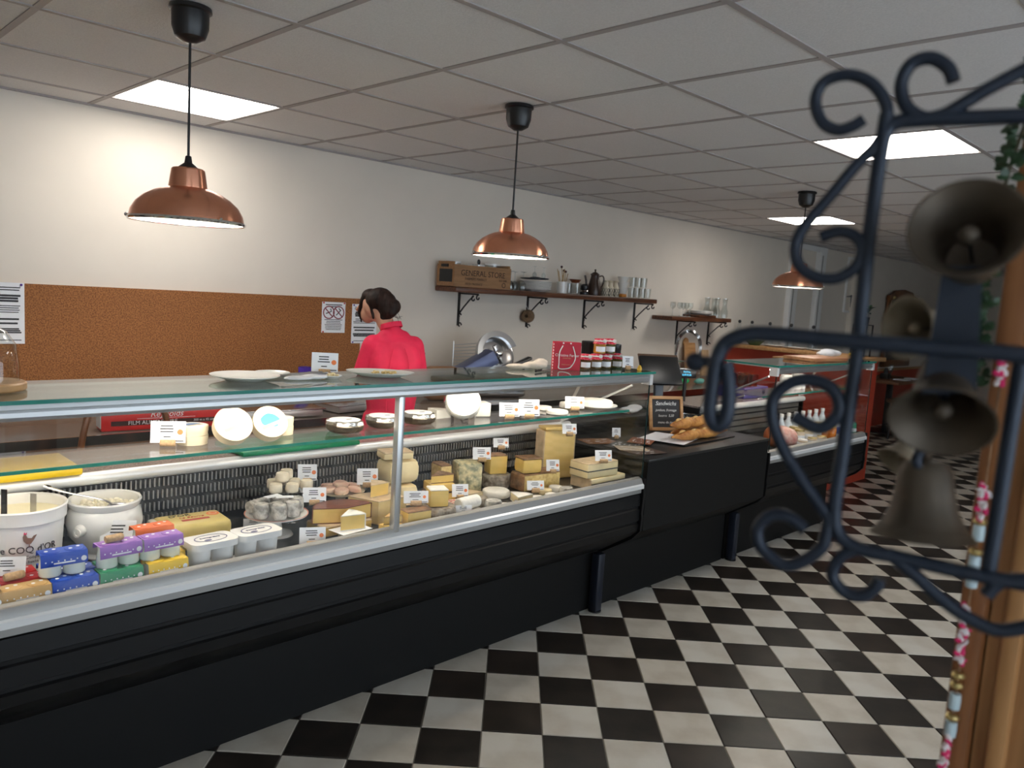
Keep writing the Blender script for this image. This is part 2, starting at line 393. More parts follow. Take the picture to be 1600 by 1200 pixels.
# ================================================================== DISPLAY COUNTERS
def sheet(x0, x1, y0, y1, z0, z1): return MB().bx(x0, x1, y0, y1, z0, z1)
YF = 2.20
def vitrine(x0, x1, label, mull, legs, endglass, extras=True):
    t = thing('display_counter', label, 'display counter', (0, 0, 0))
    # parts in world coordinates (root at the origin of the room)
    MB().bx(x0, x1, 2.44, 3.04, 0, .31).build('plinth', 'blackp', t)
    prof = [(2.225, .665), (2.205, .655), (2.20, .60), (2.207, .595), (2.207, .585), (2.20, .58), (2.20, .525), (2.209, .52), (2.209, .51), (2.20, .505), (2.205, .47), (2.24, .435), (2.42, .315), (3.04, .30), (3.04, .62), (2.8, .665)]
    MB().prism(prof, x0, x1, 'x').build('body', 'blackg', t)
    MB().prism([(2.19, .69), (2.19, .708), (2.205, .735), (2.225, .742), (2.23, .74), (2.23, .663), (2.20, .663), (2.20, .688)], x0, x1, 'x').build('front_rail', 'alug', t)
    MB().prism([(2.186, .688), (2.186, .706), (2.192, .712), (2.20, .712), (2.20, .688)], x0, x1, 'x').build('rail_lip', 'aluw', t)
    MB().bx(x0+.01, x1-.01, 2.23, 2.72, .666, .70).build('tray', 'dsteel', t)
    # rear wall with vent grille
    MB().bx(x0+.01, x1-.01, 2.725, 2.76, .70, .93).build('rear_wall', 'black', t)
    g = MB()
    for r_ in range(4):
        z = .735+r_*.042; x = x0+.03+.004*(r_ % 2)
        while x < x1-.03:
            g.bx(x, x+.0048, 2.716, 2.726, z, z+.029); x += .0155
    o = g.build('vent_slats', 'slat', t); o['kind'] = 'stuff'
    MB().bx(x0, x1, 2.70, 3.05, .905, .94).build('worktop', 'granite', t)
    MB().tube([(x0, 2.70, .921), (x1, 2.70, .921)], .021, 14).build('worktop_nosing', 'aluw', t)
    MB().bx(x0+.01, x1-.01, 2.76, 3.03, .665, .905).build('rear_body', 'blackp', t)
    # glass
    xs = [x0]+mull+[x1]
    for a, b_ in zip(xs, xs[1:]):
        MB().bx(a+.004, b_-.004, 2.205, 2.211, .738, 1.215).build('front_pane', 'glass', t)
    for q in mull:
        MB().rbox((q, 2.214, .975), (.026, .03, .53), .004).build('mullion', 'alu', t)
    MB().bx(x0, x1, 2.215, 2.54, 1.246, 1.2545).build('canopy', 'canopy', t)
    MB().bx(x0-.01, x1+.012, 2.187, 2.555, 1.255, 1.264).build('top_glass', 'gtop', t)
    e = MB().bx(x0-.01, x1+.012, 2.184, 2.187, 1.254, 1.2645); e.bx(x1+.012, x1+.015, 2.184, 2.555, 1.254, 1.2645); e.bx(x0-.013, x0-.01, 2.184, 2.555, 1.254, 1.2645)
    e.build('top_glass_edge', 'gedge', t)
    MB().prism([(2.196, 1.253), (2.193, 1.241), (2.198, 1.237), (2.193, 1.233), (2.193, 1.221), (2.197, 1.218), (2.20, 1.211), (2.245, 1.211), (2.245, 1.246), (2.23, 1.253)], x0, x1, 'x').build('header_rail', 'alu', t)
    MB().tube([(x0+.05, 2.264, 1.231), (x1-.05, 2.264, 1.231)], .012, 8).build('light_tube', 'vled', t)
    # shelf
    MB().bx(x0+.02, x1-.03, 2.292, 2.53, 1.057, 1.065).build('glass_shelf', 'glass', t)
    MB().bx(x0+.02, x1-.03, 2.288, 2.292, 1.056, 1.0655).build('shelf_edge', 'gedge', t)
    q = x0+.35
    n = max(2, int((x1-x0)/1.2))
    for k in (0, n):
        x = x0+.04+(x1-x0-.09)*k/n
        MB().tube([(x, 2.715, .945), (x, 2.42, 1.052)], .006, 6).build('shelf_strut', 'alu', t)
        MB().tube([(x, 2.52, 1.064), (x, 2.27, 1.19)], .006, 6).build('canopy_strut', 'alu', t)
        MB().tube([(x, 2.54, .94), (x, 2.535, 1.246)] if False else [(x, 2.71, .94), (x, 2.548, 1.246)], .008, 6).build('rear_post', 'alu', t)
    for x in endglass:
        MB().prism([(2.206, .74), (2.206, 1.25), (2.54, 1.25), (2.70, .945), (2.70, .74)], x-.003, x+.003, 'x').build('end_pane', 'glass', t)
        MB().bx(x-.0035, x+.0035, 2.203, 2.2065, .74, 1.25).build('end_pane_edge', 'gedged', t)
        MB().bx(x-.02, x+.004, 2.19, 2.24, 1.20, 1.25).build('end_cap', 'aluw', t)
        for (yy, zz) in ((2.24, 1.215), (2.5, 1.215), (2.31, 1.045), (2.47, 1.045)):
            MB().tube([(x-.008, yy, zz), (x+.008, yy, zz)], .006, 10).build('glass_clamp', 'steel', t)
    for x in (x0, x1):
        s_ = 1 if x == x1 else -1
        MB().prism([(2.19, .735), (2.186, .66), (2.19, .56), (2.186, .545), (2.19, .47), (2.235, .42), (2.42, .30), (3.04, .28), (3.04, .93), (2.70, .93), (2.70, .735)], x-.001 if s_ > 0 else x-.016, x+.016 if s_ > 0 else x+.001, 'x').build('end_panel', 'blackg', t)
    for x in legs:
        MB().rbox((x, 2.40, .155), (.05, .05, .31), .006).build('leg', 'legm', t)
        MB().lathe([(.0, 0), (.034, 0), (.034, .008), (.0, .012)], 12, (x, 2.40, 0)).build('foot', 'black', t)
    return t
vitrine(-1.25, 3.15, 'long glass cheese counter with aluminium rails on a black base', [-.02+.0, 1.668][1:], [3.11], [3.15])
vitrine(4.44, 5.92, 'short glass counter holding ham, jars and bottles, before the red bar', [], [4.47], [4.443, 5.917])
# low black counter between them
t = thing('bread_counter', 'low black counter carrying baguettes between the two glass counters', 'counter', (0, 0, 0))
MB().bx(3.172, 4.42, 2.44, 3.04, 0, .31).build('plinth', 'blackp', t)
MB().prism([(2.19, .815), (2.19, .47), (2.24, .43), (2.42, .31), (3.04, .29), (3.04, .815)], 3.172, 4.40, 'x').build('body', 'blackp', t)
MB().rbox((3.786, 2.615, .822), (1.228, .86, .014), .003).build('top', 'blackm', t)
MB().bx(3.172, 4.42, 2.80, 3.05, .829, .90).build('rear_ledge', 'blackp', t)
# back counter along the wall
t = thing('back_counter', 'dark back counter with steel worktop under the cork board', 'counter', (0, 0, 0))
MB().bx(-1.2, 7.55, 3.74, 4.49, 0, .81).build('body', 'blackp', t)
MB().rbox((3.175, 4.085, .835), (8.75, .80, .05), .006).build('worktop', mat('worktop_dark', (.16, .13, .115), .2), t)
MB().bx(-1.2, 7.55, 3.678, 3.69, .81, .862).build('worktop_edge', 'steel', t)
for k in range(12):
    MB().bx(-1.15+k*.72, -.47+k*.72, 3.73, 3.742, .1, .78).build('cabinet_door', 'blackg', t)
ZB = .862

# ================================================================== PENDANT LAMPS
def pendant(loc, label):
    t = thing('pendant_lamp', label, 'lamp', loc, 0, 'copper pendant lamps over the counters')   # loc: point on the ceiling
    MB().lathe([(0, 0), (.062, 0), (.064, -.012), (.056, -.016), (.055, -.06), (.045, -.09), (.02, -.105), (0, -.107)], 24).build('ceiling_rose', 'black', t)
    MB().tube([(0, 0, -.10), (0, 0, -.46)], .0042, 8).build('cord', 'black', t)
    MB().lathe([(0, -.445), (.009, -.45), (.012, -.47), (.035, -.488), (.036, -.492), (0, -.492)], 20).build('cord_grip', 'black', t)
    sh = MB().lathe([(.0, -.488), (.046, -.488), (.050, -.492), (.058, -.545), (.058, -.548), (.082, -.5545), (.103, -.5636), (.129, -.579), (.152, -.600), (.167, -.626), (.172, -.652)], 40).build('shade', 'copper', t)
    MB().lathe([(.1695, -.6515), (.1645, -.627), (.1495, -.602), (.1265, -.5815), (.1005, -.5665), (.05, -.556), (0, -.555)], 40).build('shade_lining', 'lampw', sh)
    MB().lathe([(.168, -.650), (.174, -.647), (.177, -.652), (.174, -.658), (.168, -.656), (.168, -.650)], 40).build('rim', 'rim', t)
    for k in range(3):
        a = R_(40+120*k); MB().sph((.176*math.cos(a), .176*math.sin(a), -.646), .006, 8).build('rim_screw', 'rim', t)
    MB().lathe([(0, -.556), (.014, -.559), (.016, -.578), (.030, -.60), (.032, -.62), (.022, -.64), (0, -.647)], 16).build('bulb', 'bulb', t)
    return t
p0 = pendant((1.05, 2.552, ZC), 'copper dome pendant lamp hanging in front of the cork board')
for x, lab in ((2.495, 'copper dome pendant lamp hanging before the crate end of the long wall shelf'), (5.32, 'copper dome pendant lamp hanging over the short glass counter')):
    dup(p0, (x, 2.552, ZC), 0, lab)

# ================================================================== BACK WALL: cork board, notices
def W(px, P): return px*mpp(P)
cb = thing('cork_board', 'large brown cork notice board on the cream wall', 'notice board', (0, YW-.001, 0))
MB().bx(-1.3, 3.02, -.014, 0, .90, 1.492).build('cork_sheet', 'cork', cb)
def lines(mb, x0, x1, z0, z1, n, y, th=.004, jit=.25, seed=1):
    rnd = random.Random(seed)
    for k in range(n):
        z = z1-(z1-z0)*(k+.5)/n; c = (x0+x1)/2; w_ = (x1-x0)*(1-jit*rnd.random())
        mb.bx(c-w_/2, c+w_/2, y-.0006, y, z-th/2, z+th/2)
    return mb
def notice(pxs, label, w_, h_, kind):
    P = pY(*pxs, YW-.016)
    t = thing('notice_sheet', label, 'notice', (P.x, YW-.0165, P.z), 0, 'paper notices pinned to the cork board')
    MB().bx(-w_/2, w_/2, -.001, 0, -h_/2, h_/2).build('sheet', 'paper', t)
    b_ = MB()
    if kind == 1:
        lines(b_, -w_*.36, w_*.36, h_*.32, h_*.44, 2, -.001, .006); lines(b_, -w_*.4, w_*.4, -h_*.42, -h_*.05, 7, -.001, .004, .3)
        for sx in (-1, 1):
            r = MB().at((sx*w_*.21, -.0012, h_*.16), (R_(90), 0, 0))
            r.lathe([(.036, 0), (.043, 0), (.043, .0008), (.036, .0008), (.036, 0)], 28)
            r.at((sx*w_*.21, -.0016, h_*.16), (0, R_(45), 0)).box((0, 0, 0), (.076, .0008, .007))
            r.build('prohibition_ring', mat('sign_dark_red', (.22, .01, .03), .5), t)
            i_ = MB().at((sx*w_*.21, -.0013, h_*.16), (0, R_(-20 if sx < 0 else -45), 0)).box((0, 0, 0), (.045 if sx < 0 else .05, .0006, .006)); i_.box((.02, 0, .01), (.006, .0006, .02)); i_.build('pictogram', 'ink', t)
    else:
        for a, c, n, th in ((.36, .44, 2, .005), (.18, .31, 3, .010), (.0, .14, 4, .004), (-.2, -.06, 2, .009), (-.33, -.24, 3, .007), (-.46, -.42, 1, .004)):
            lines(b_, -w_*.44, w_*.44, h_*a, h_*c, n, -.001, th, .2, int(a*100)+kind)
    b_.build('print', 'ink', t)['kind'] = 'stuff'
    for sx, sz in ((-1, 1), (1, 1), (-1, -1)):
        MB().at((sx*w_*.44, -.004, sz*h_*.47)).sph((0, 0, 0), (.006, .005, .006), 8).build('push_pin', mat('pin_red', (.5, .02, .02), .4) if kind == 1 else mat('pin_purple', (.08, .02, .3), .4), t)
notice((521, 496), 'small white notice with two round prohibition signs pinned on cork', .175, .20, 1)
notice((569, 506), 'taller white text notice pinned on cork beside the worker', .20, .262, 2)
t_ = pY(0, 490, YW)
notice((-4, 489), 'white framed list pinned on cork above the glass cloche', .23, .30, 3)

# ================================================================== WALL SHELVES
def bracket_mesh():
    b = MB()
    b.bx(-.008, .008, -.012, 0, -.25, 0)                       # upright on the wall
    b.bx(-.008, .008, -.215, 0, -.014, -.002)                  # arm under the board
    b.tube([(0, -.008, -.165), (0, -.06, -.11), (0, -.12, -.055), (0, -.165, -.022)], .006, 8)
    for cy, cz, r, a0, a1 in ((-.165, -.042, .022, 90, -190), (-.215, -.032, .020, 100, -200), (-.022, -.172, .016, 170, -80), (-.026, -.244, .020, 180, -90)):
        b.tube([(0, y, z) for y, z in arc(cy, cz, r, a0, a1, 12, r*.45)], .0055, 6)
    return b.mesh('bracket')
brk = bracket_mesh(); brk.materials.append(K['ironb'])
def shelf(x0, x1, z, bxs, label):
    t = thing('wall_shelf', label, 'shelf', (0, YW, z), 0, 'dark wooden wall shelves on iron brackets')
    MB().rbox(((x0+x1)/2, -.12, .02), (x1-x0, .235, .04), .008).build('board', 'shelfwood', t)
    for x in bxs:
        o = obj('bracket', brk, None, t); o.location = (x, 0, 0); o.rotation_euler = (0, 0, R_(0))
    return t
SZ = 1.575
sx0 = pY(712, 455, YW-.235).x; sx1 = pY(1027, 468, YW-.235).x
shelf(sx0, sx1, SZ, [pY(p, q, YW).x for p, q in ((716, 480), (824, 470), (912, 480), (990, 490))], 'long dark wooden wall shelf holding a crate and coffee pot')
SZ2 = 1.425
ux0 = pY(1050, 495, YW-.235).x; ux1 = pY(1143, 498, YW-.235).x
shelf(ux0, ux1, SZ2, [pY(1057, 510, YW).x, pY(1106, 510, YW).x], 'short dark wooden wall shelf holding wine glasses above the tap')
ST, ST2 = SZ+.041, SZ2+.041
def on_shelf(px, py, z, Y=YW-.13): P = pY(px, py, Y); return (P.x, Y, z)
# crate
P = on_shelf(741, 445, ST)
t = thing('wooden_crate', 'wooden crate printed GENERAL STORE on the long wall shelf', 'crate', (P[0], P[1]-.0, ST), R_(0))
cw, chh, cdp = .56, .155, .19
for nm, b_ in (('side_board', MB().bx(-cw/2, cw/2, -cdp/2, -cdp/2+.012, 0, chh)), ('side_board', MB().bx(-cw/2, cw/2, cdp/2-.012, cdp/2, 0, chh)), ('end_board', MB().bx(-cw/2, -cw/2+.014, -cdp/2+.012, cdp/2-.012, 0, chh+.02)), ('end_board', MB().bx(cw/2-.014, cw/2, -cdp/2+.012, cdp/2-.012, 0, chh+.02)), ('base', MB().bx(-cw/2+.014, cw/2-.014, -cdp/2+.012, cdp/2-.012, 0, .012))):
    b_.build(nm, mat('crate_wood', (.36, .19, .085), .6, noise_=.25, scale=6, stretch=(1, 9, 9)), t)
crink = mat('crate_ink', (.035, .015, .008), .7)
txt('GENERAL STORE', .058, crink, t, (0, -cdp/2-.0006, .098))
txt('FARMERS MARKET', .026, crink, t, (-.07, -cdp/2-.0006, .058)); txt('EST 1898', .02, crink, t, (.2, -cdp/2-.0006, .06))
txt('FRESH PRODUCE', .022, crink, t, (-.09, -cdp/2-.0006, .022))
MB().at((.21, -cdp/2-.0004, .028), (R_(90), 0, 0)).lathe([(.014, 0), (.019, 0), (.019, .0006), (.014, .0006), (.014, 0)], 20).build('stamp', crink, t)
f_ = MB().bx(-cw/2-.003, -cw/2, -cdp/2+.02, cdp/2-.03, .03, .12).build('chalk_panel', 'black', t)
MB().bx(-cw/2-.004, -cw/2, -.03, .05, .135, .155).build('handle_slot', 'black', t)
# tubs in the crate
for k, (dx, dz, r, h_) in enumerate(((-.19, 0, .05, .05), (-.07, 0, .045, .03), (.05, 0, .045, .04), (.19, 0, .06, .055))):
    t2 = thing('glass_tub', 'clear lidded tub stacked in the printed crate', 'tub', (P[0]+dx, P[1]+.02, ST+.012), 0, 'tubs in the crate')
    MB().lathe([(0, 0), (r*.8, 0), (r, .1+h_), (r, .105+h_), (r*.78, .004), (0, .004)], 18).build('bowl', 'glassw', t2)
    MB().lathe([(0, .105+h_), (r*1.05, .105+h_), (r*1.05, .118+h_), (0, .118+h_)], 18).build('lid', 'ceramic', t2)
t2 = thing('ladle', 'black handled utensil sticking out of the crate', 'ladle', (P[0]+.01, P[1]-.03, ST+.012))
MB().tube([(0, 0, 0), (-.004, 0, .16)], .004, 6).build('handle', 'steel', t2); MB().sph((-.004, 0, .175), (.016, .008, .022), 10).build('knob', 'black', t2)

def wine_glass(loc, label, group, flip=False, sc=1, m_='glassw'):
    t = thing('wine_glass', label, 'glass', loc, (R_(180), 0, 0) if flip else 0, group)
    if flip: t.location = (loc[0], loc[1], loc[2]+.17*sc)
    MB().at(sc=(sc,)*3).lathe([(0, .085), (.012, .088), (.03, .11), (.034, .135), (.029, .17), (.028, .17), (.033, .135), (.029, .112), (.011, .09), (0, .087)], 18).build('bowl', m_, t)
    MB().at(sc=(sc,)*3).lathe([(0, 0), (.032, 0), (.032, .003), (.005, .008), (.004, .085), (0, .086)], 18).build('stem', m_, t)
    return t
def tumbler(loc, label, group, r=.033, h_=.09, m_='glassw', name='tumbler'):
    t = thing(name, label, 'glass', loc, 0, group)
    MB().lathe([(0, 0), (r*.85, 0), (r, h_), (r*.94, h_), (r*.8, .008), (0, .008)], 18).build('wall', m_, t)
    MB().lathe([(r*.93, h_-.001), (r*1.01, h_), (r*1.01, h_+.002), (r*.93, h_+.002)], 18).build('rim', m_, t)
    return t
g = 'upturned wine glasses beside the crate'
for k, (px, dy) in enumerate(((788, .06), (791, -.04), (800, .02), (808, -.06), (812, .06))):
    P = on_shelf(px, 450, ST); wine_glass((P[0], P[1]+dy, ST), 'upturned clear wine glass between the crate and plate stack', g, True, .85)
# plate stack
def plate_mesh(r, h_=.02): return MB().lathe([(0, 0), (r*.6, 0), (r*.65, .003), (r, h_), (r*.99, h_+.003), (r*.62, .007), (0, .006)], 36).mesh('plate')
pm = plate_mesh(.13); P = on_shelf(836, 448, ST)
for k in range(8):
    o = obj('plate', pm, 'ceramic'); o.location = (P[0]+random.uniform(-.004, .004), YW-.135, ST+k*.0085); tag(o, 'round white plate in the stack on the long wall shelf', 'plate', 'plates stacked on the long wall shelf')
o = blob('dark_napkin', [('s', (-.06, 0, 0), (.08, .09, .008)), ('s', (.05, 0, .004), (.08, .08, .009)), ('s', (0, 0, .009), (.04, .05, .008))], mat('dark_cloth', (.02, .025, .035), .8), None, .006, 3)
o.location = (P[0]-.005, YW-.135, ST+.1); tag(o, 'dark folded cloth lying on the plate stack', 'napkin')
for dx in (-.03, .06): wine_glass((P[0]+.02+dx*1.6, YW-.13+dx*.4, ST+.112), 'upturned clear wine glass on top of the plate stack', 'wine glasses on the plates', True, .5)
# mug with sticks
P = on_shelf(878, 452, ST)
t = thing('ceramic_mug', 'white mug on the long wall shelf holding wooden sticks', 'mug', P)
MB().lathe([(0, 0), (.04, 0), (.043, .095), (.039, .095), (.036, .008), (0, .008)], 20).build('wall', 'ceramic', t)
for k in range(7):
    a = R_(52*k); s_ = thing('wooden_stick', 'thin wooden stick standing in the white mug', 'stick', (P[0]+.014*math.cos(a), P[1]+.014*math.sin(a), ST+.012), (random.uniform(-.2, .2), random.uniform(-.28, .28), 0), 'sticks in the mug')
    L_ = random.uniform(.15, .2); MB().tube([(0, 0, 0), (0, 0, L_)], .003, 6).build('rod', mat('stick_wood', (.45, .28, .1), .6), s_)
    if k % 3 == 0: MB().sph((0, 0, L_+.006), .011, 8).build('bead', mat('bead_dark', (.06, .01, .01), .4), s_)
# clear jars, dark dish, black cafetiere
for px, r, h_, lab in ((888, .03, .085, 'narrow clear jar next to the white mug'), (899, .048, .09, 'wide clear jar under a dark dish on the wall shelf')):
    P = on_shelf(px, 455, ST); tumbler(P, lab, None, r, h_, name='glass_jar')
P = on_shelf(898, 450, ST+.093); o = MB().lathe([(0, 0), (.03, 0), (.05, .028), (.045, .03), (.028, .008), (0, .008)], 16, jit=.1).build('dark_dish', 'rred'); o.location = P; tag(o, 'small dark brown dish sitting on a clear jar', 'dish')
P = on_shelf(913, 455, ST); t = thing('pepper_mill', 'short black and chrome grinder beside the coffee pot', 'grinder', P)
MB().lathe([(0, 0), (.036, 0), (.036, .02), (.03, .025)], 18).build('base', 'black', t); MB().lathe([(.031, .025), (.033, .03), (.031, .036)], 18).build('chrome_ring', 'rim', t); MB().lathe([(.03, .036), (.035, .05), (.034, .075), (.02, .09), (0, .092)], 18).build('cap', 'black', t)
P = on_shelf(928, 455, ST); t = thing('coffee_pot', 'tall dark brown coffee pot with curved spout and handle', 'coffee pot', P, R_(-20))
brown = mat('pot_brown', (.045, .022, .014), .3)
MB().lathe([(0, 0), (.06, 0), (.062, .01), (.06, .06), (.042, .13), (.034, .165), (.036, .172), (0, .172)], 24).build('body', brown, t)
MB().lathe([(.042, .172), (.040, .18), (.02, .195), (.006, .2), (.005, .208), (.009, .215), (.006, .222), (0, .223)], 20).build('lid', brown, t)
MB().tube(smooth_path([(-.05, 0, .05), (-.075, 0, .07), (-.085, 0, .12), (-.10, 0, .165)]), [.012]*8+[.009]*8, 8).build('spout', brown, t)
MB().tube(smooth_path([(.035, 0, .16), (.075, 0, .17), (.092, 0, .14), (.08, 0, .09), (.055, 0, .06)]), .006, 8).build('handle', brown, t)
for k, px in enumerate((945, 953, 961)):
    P = on_shelf(px, 458, ST, YW-.14); t = thing('latticed_cruet', 'cream ceramic cruet with black lattice base', 'cruet', P, 0, 'row of cream cruets on the wall shelf')
    MB().lathe([(0, 0), (.034, 0), (.036, .07), (.02, .095), (.018, .12), (.027, .135), (.026, .137), (0, .13)], 18).build('body', mat('cream_ceramic', (.68, .60, .45), .3), t)
    l_ = MB()
    for i in range(10):
        for s_ in (-1, 1):
            l_.tube([(.0358*math.cos(R_(36*i+s_*50*q)), .0358*math.sin(R_(36*i+s_*50*q)), .004+.066*q) for q in (0, .25, .5, .75, 1)], .0022, 4)
    l_.build('lattice', 'ink', t)
P = on_shelf(972, 462, ST)
for k in range(3):
    o = MB().lathe([(0, 0), (.03, 0), (.05, .05), (.054, .055), (.05, .055), (.028, .006), (0, .006)], 22).build('bowl', 'ceramic'); o.location = (P[0], P[1], ST+.032+k*.047); tag(o, 'pale glazed bowl stacked beside the clear tumblers', 'bowl', 'bowls stacked on the wall shelf')
o = MB().rbox((0, 0, .015), (.07, .05, .03), .006).build('orange_packet', mat('orange_packet', (.6, .22, .03), .4)); o.location = (P[0], P[1], ST); tag(o, 'small orange packet under the stacked bowls', 'packet')
g = 'clear tumblers on the long wall shelf'
for px, dy, lv in ((986, 0, 0), (994, 0, 0), (1003, 0, 0), (1011, 0, 0), (987, .0, 1), (996, 0, 1), (1004, 0, 1)):
    P = on_shelf(px, 462, ST); tumbler((P[0], P[1]+dy, ST+lv*.094), 'clear straight tumbler at the end of the long wall shelf' if not lv else 'clear tumbler stacked in the upper row on the long wall shelf', g)
# twine ball under the second bracket
P = pY(825, 494, YW-.06); t = thing('twine_ball', 'brown ball of twine hanging below a shelf bracket', 'twine', P)
b_ = MB().at(rot=(0, R_(90), R_(20))).lathe([(.016, -.035), (.04, -.035), (.052, -.015), (.054, .0), (.052, .015), (.04, .035), (.016, .035), (.016, -.035)], 26); b_.build('roll', mat('twine', (.24, .15, .085), .9, noise_=.4, scale=90, bump=.6), t)
MB().tube([(0, 0, .05), (0, .04, .1)], .002, 5).build('loop', 'cordw', t)
# short shelf contents
for px, dy in ((1056, .04), (1060, -.05), (1067, .04), (1071, -.05), (1076, .03)):
    P = on_shelf(px, 490, ST2); wine_glass((P[0], P[1]+dy, ST2), 'clear wine glass on the short wall shelf', 'wine glasses on the short shelf', False, .8)
P = on_shelf(1098, 492, ST2)
MB_ = MB().rbox((0, 0, .012), (.32, .2, .022), .006).build('serving_board', 'shelfwood'); MB_.location = (P[0]-.06, P[1], ST2); tag(MB_, 'dark wooden serving board lying on the short wall shelf', 'board')
for k in range(3):
    o = obj('plate', pm, 'ceramic'); o.location = (P[0]-.05, P[1]-.005, ST2+.024+k*.009); tag(o, 'white plate stacked on the dark serving board', 'plate', 'plates on the short shelf')
for px, dy in ((1110, .05), (1115, -.03), (1121, .05), (1127, -.03)):
    P = on_shelf(px, 492, ST2); t = thing('glass_carafe', 'tall clear carafe at the end of the short wall shelf', 'carafe', (P[0], P[1]+dy, ST2), 0, 'carafes on the short shelf')
    MB().lathe([(0, 0), (.036, 0), (.038, .07), (.022, .12), (.022, .17), (.03, .2), (.028, .2), (.02, .17), (.019, .12), (.034, .07), (.032, .006), (0, .006)], 18).build('body', 'glassw', t)
    MB().lathe([(.028, .199), (.031, .2), (.031, .203), (.028, .203)], 18).build('rim', 'rim', t)

# ================================================================== BEHIND THE COUNTER
# worker in a pink jacket, facing the back counter, head bent to her left
PW = pY(612, 600, 3.36)
pr_ = thing('person', 'person in a bright pink jacket with pinned-up dark hair working at the back counter', 'person', (PW.x, 3.36, 0), R_(-18))
SH = 1.315
HX, HY = -.066, .040          # the head is bent forward to her left
body = [('c', (-.08, 0, .06), .05, (-.08, 0, .48), .055), ('c', (-.08, 0, .48), .057, (-.07, 0, .86), .075), ('c', (.08, 0, .06), .05, (.08, 0, .48), .055), ('c', (.08, 0, .48), .057, (.07, 0, .86), .075),
 ('s', (-.08, .05, .035), (.042, .12, .035)), ('s', (.08, .05, .035), (.042, .12, .035)),
 ('s', (0, 0, .90), (.14, .11, .12)), ('s', (0, 0, 1.05), (.115, .09, .16)), ('s', (0, .005, 1.22), (.125, .095, .13)),
 ('c', (-.12, 0, SH-.03), .04, (-.158, .03, 1.07), .036), ('c', (-.158, .03, 1.07), .036, (-.11, .25, 1.0), .028), ('c', (.12, 0, SH-.03), .04, (.158, .03, 1.07), .036), ('c', (.158, .03, 1.07), .036, (.10, .25, 1.0), .028),
 ('c', (0, .01, 1.33), .048, (HX*.8, .05, 1.43), .042),
 ('s', (HX-.010, HY+.05, 1.487), (.062, .080, .088), (R_(-22), 0, R_(32))), ('s', (HX-.040, HY+.088, 1.44), (.042, .047, .052)), ('s', (HX-.052, HY+.115, 1.423), (.024, .024, .024)),
 ('c', (HX-.074, HY+.122, 1.48), .010, (HX-.086, HY+.140, 1.457), .011), ('s', (HX-.068, HY+.035, 1.477), (.009, .02, .027), (R_(-15), 0, R_(20)))]
for sx in (-1, 1):
    wx, wy, wz = sx*.105, .25, 1.0
    body += [('s', (wx-sx*.005, wy+.045, wz-.008), (.036, .048, .016))]
    for k in range(4):
        fx = wx-sx*.005+(k-1.5)*.019; L_ = (.06, .07, .066, .052)[k]
        body += [('c', (fx, wy+.08, wz-.008), .009, (fx, wy+.08+L_*.55, wz-.016), .008), ('c', (fx, wy+.08+L_*.55, wz-.016), .008, (fx, wy+.08+L_, wz-.036), .007)]
    body += [('c', (wx-sx*.034, wy+.03, wz-.006), .011, (wx-sx*.058, wy+.065, wz-.016), .009), ('c', (wx-sx*.058, wy+.065, wz-.016), .009, (wx-sx*.056, wy+.09, wz-.022), .008)]
bd = blob('body', body, 'skin', pr_, .0075, 4)
jk = [('s', (0, 0, .86), (.158, .125, .15)), ('s', (0, 0, 1.02), (.140, .108, .17)), ('s', (0, .0, 1.19), (.142, .108, .15)), ('s', (0, -.005, 1.285), (.13, .08, .065)),
 ('c', (-.108, 0, SH-.035), .060, (-.160, .025, 1.10), .052), ('c', (-.160, .025, 1.10), .052, (-.118, .21, 1.015), .042), ('c', (.108, 0, SH-.035), .060, (.160, .025, 1.10), .052), ('c', (.160, .025, 1.10), .052, (.11, .21, 1.015), .042),
 ('c', (-.045, -.0, 1.32), .048, (.045, -.0, 1.32), .048), ('c', (-.004, .008, 1.33), .058, (-.010, .018, 1.362), .052), ('s', (-.08, -.055, 1.16), (.06, .05, .14)), ('s', (.08, -.055, 1.16), (.06, .05, .14))]
jo = blob('jacket', jk, 'pink', pr_, .0085, 5)
MB().at((-.012, .020, 1.388), (R_(-16), R_(-10), 0)).lathe([(.055, -.018), (.060, -.016), (.058, .010), (.053, .010), (.052, -.018)], 26, sy=.95).build('collar', 'pink', jo)
for sx in (-1, 1): MB().tube(smooth_path([(sx*.03, -.098, 1.28), (sx*.05, -.110, 1.2), (sx*.06, -.108, 1.05), (sx*.065, -.124, .9)]), .0022, 5).build('seam', 'pink', jo)
blob('trousers', [('c', (s_*.08, 0, .08), .066, (s_*.08, 0, .48), .07) for s_ in (-1, 1)]+[('c', (s_*.08, 0, .48), .07, (s_*.07, 0, .84), .09) for s_ in (-1, 1)], 'navy', pr_, .014, 4)
hr = [('s', (HX+.002, HY+.033, 1.512), (.072, .082, .070), (R_(-20), 0, R_(30))), ('s', (HX+.028, HY-.008, 1.497), (.058, .054, .066)), ('s', (HX+.035, HY-.032, 1.468), (.045, .036, .046)), ('s', (HX+.056, HY-.042, 1.487), (.040, .036, .042)), ('s', (HX+.045, HY-.05, 1.46), (.03, .026, .028)), ('s', (HX+.022, HY-.016, 1.43), (.034, .026, .034)),
 ('s', (HX-.030, HY+.075, 1.532), (.052, .052, .042)), ('c', (HX-.070, HY+.082, 1.515), .017, (HX-.088, HY+.095, 1.445), .008), ('c', (HX-.088, HY+.095, 1.445), .008, (HX-.072, HY+.09, 1.395), .005), ('c', (HX-.045, HY+.015, 1.49), .015, (HX-.036, HY, 1.42), .007)]
ho = blob('hair', hr, 'hair', pr_, .0055, 2)
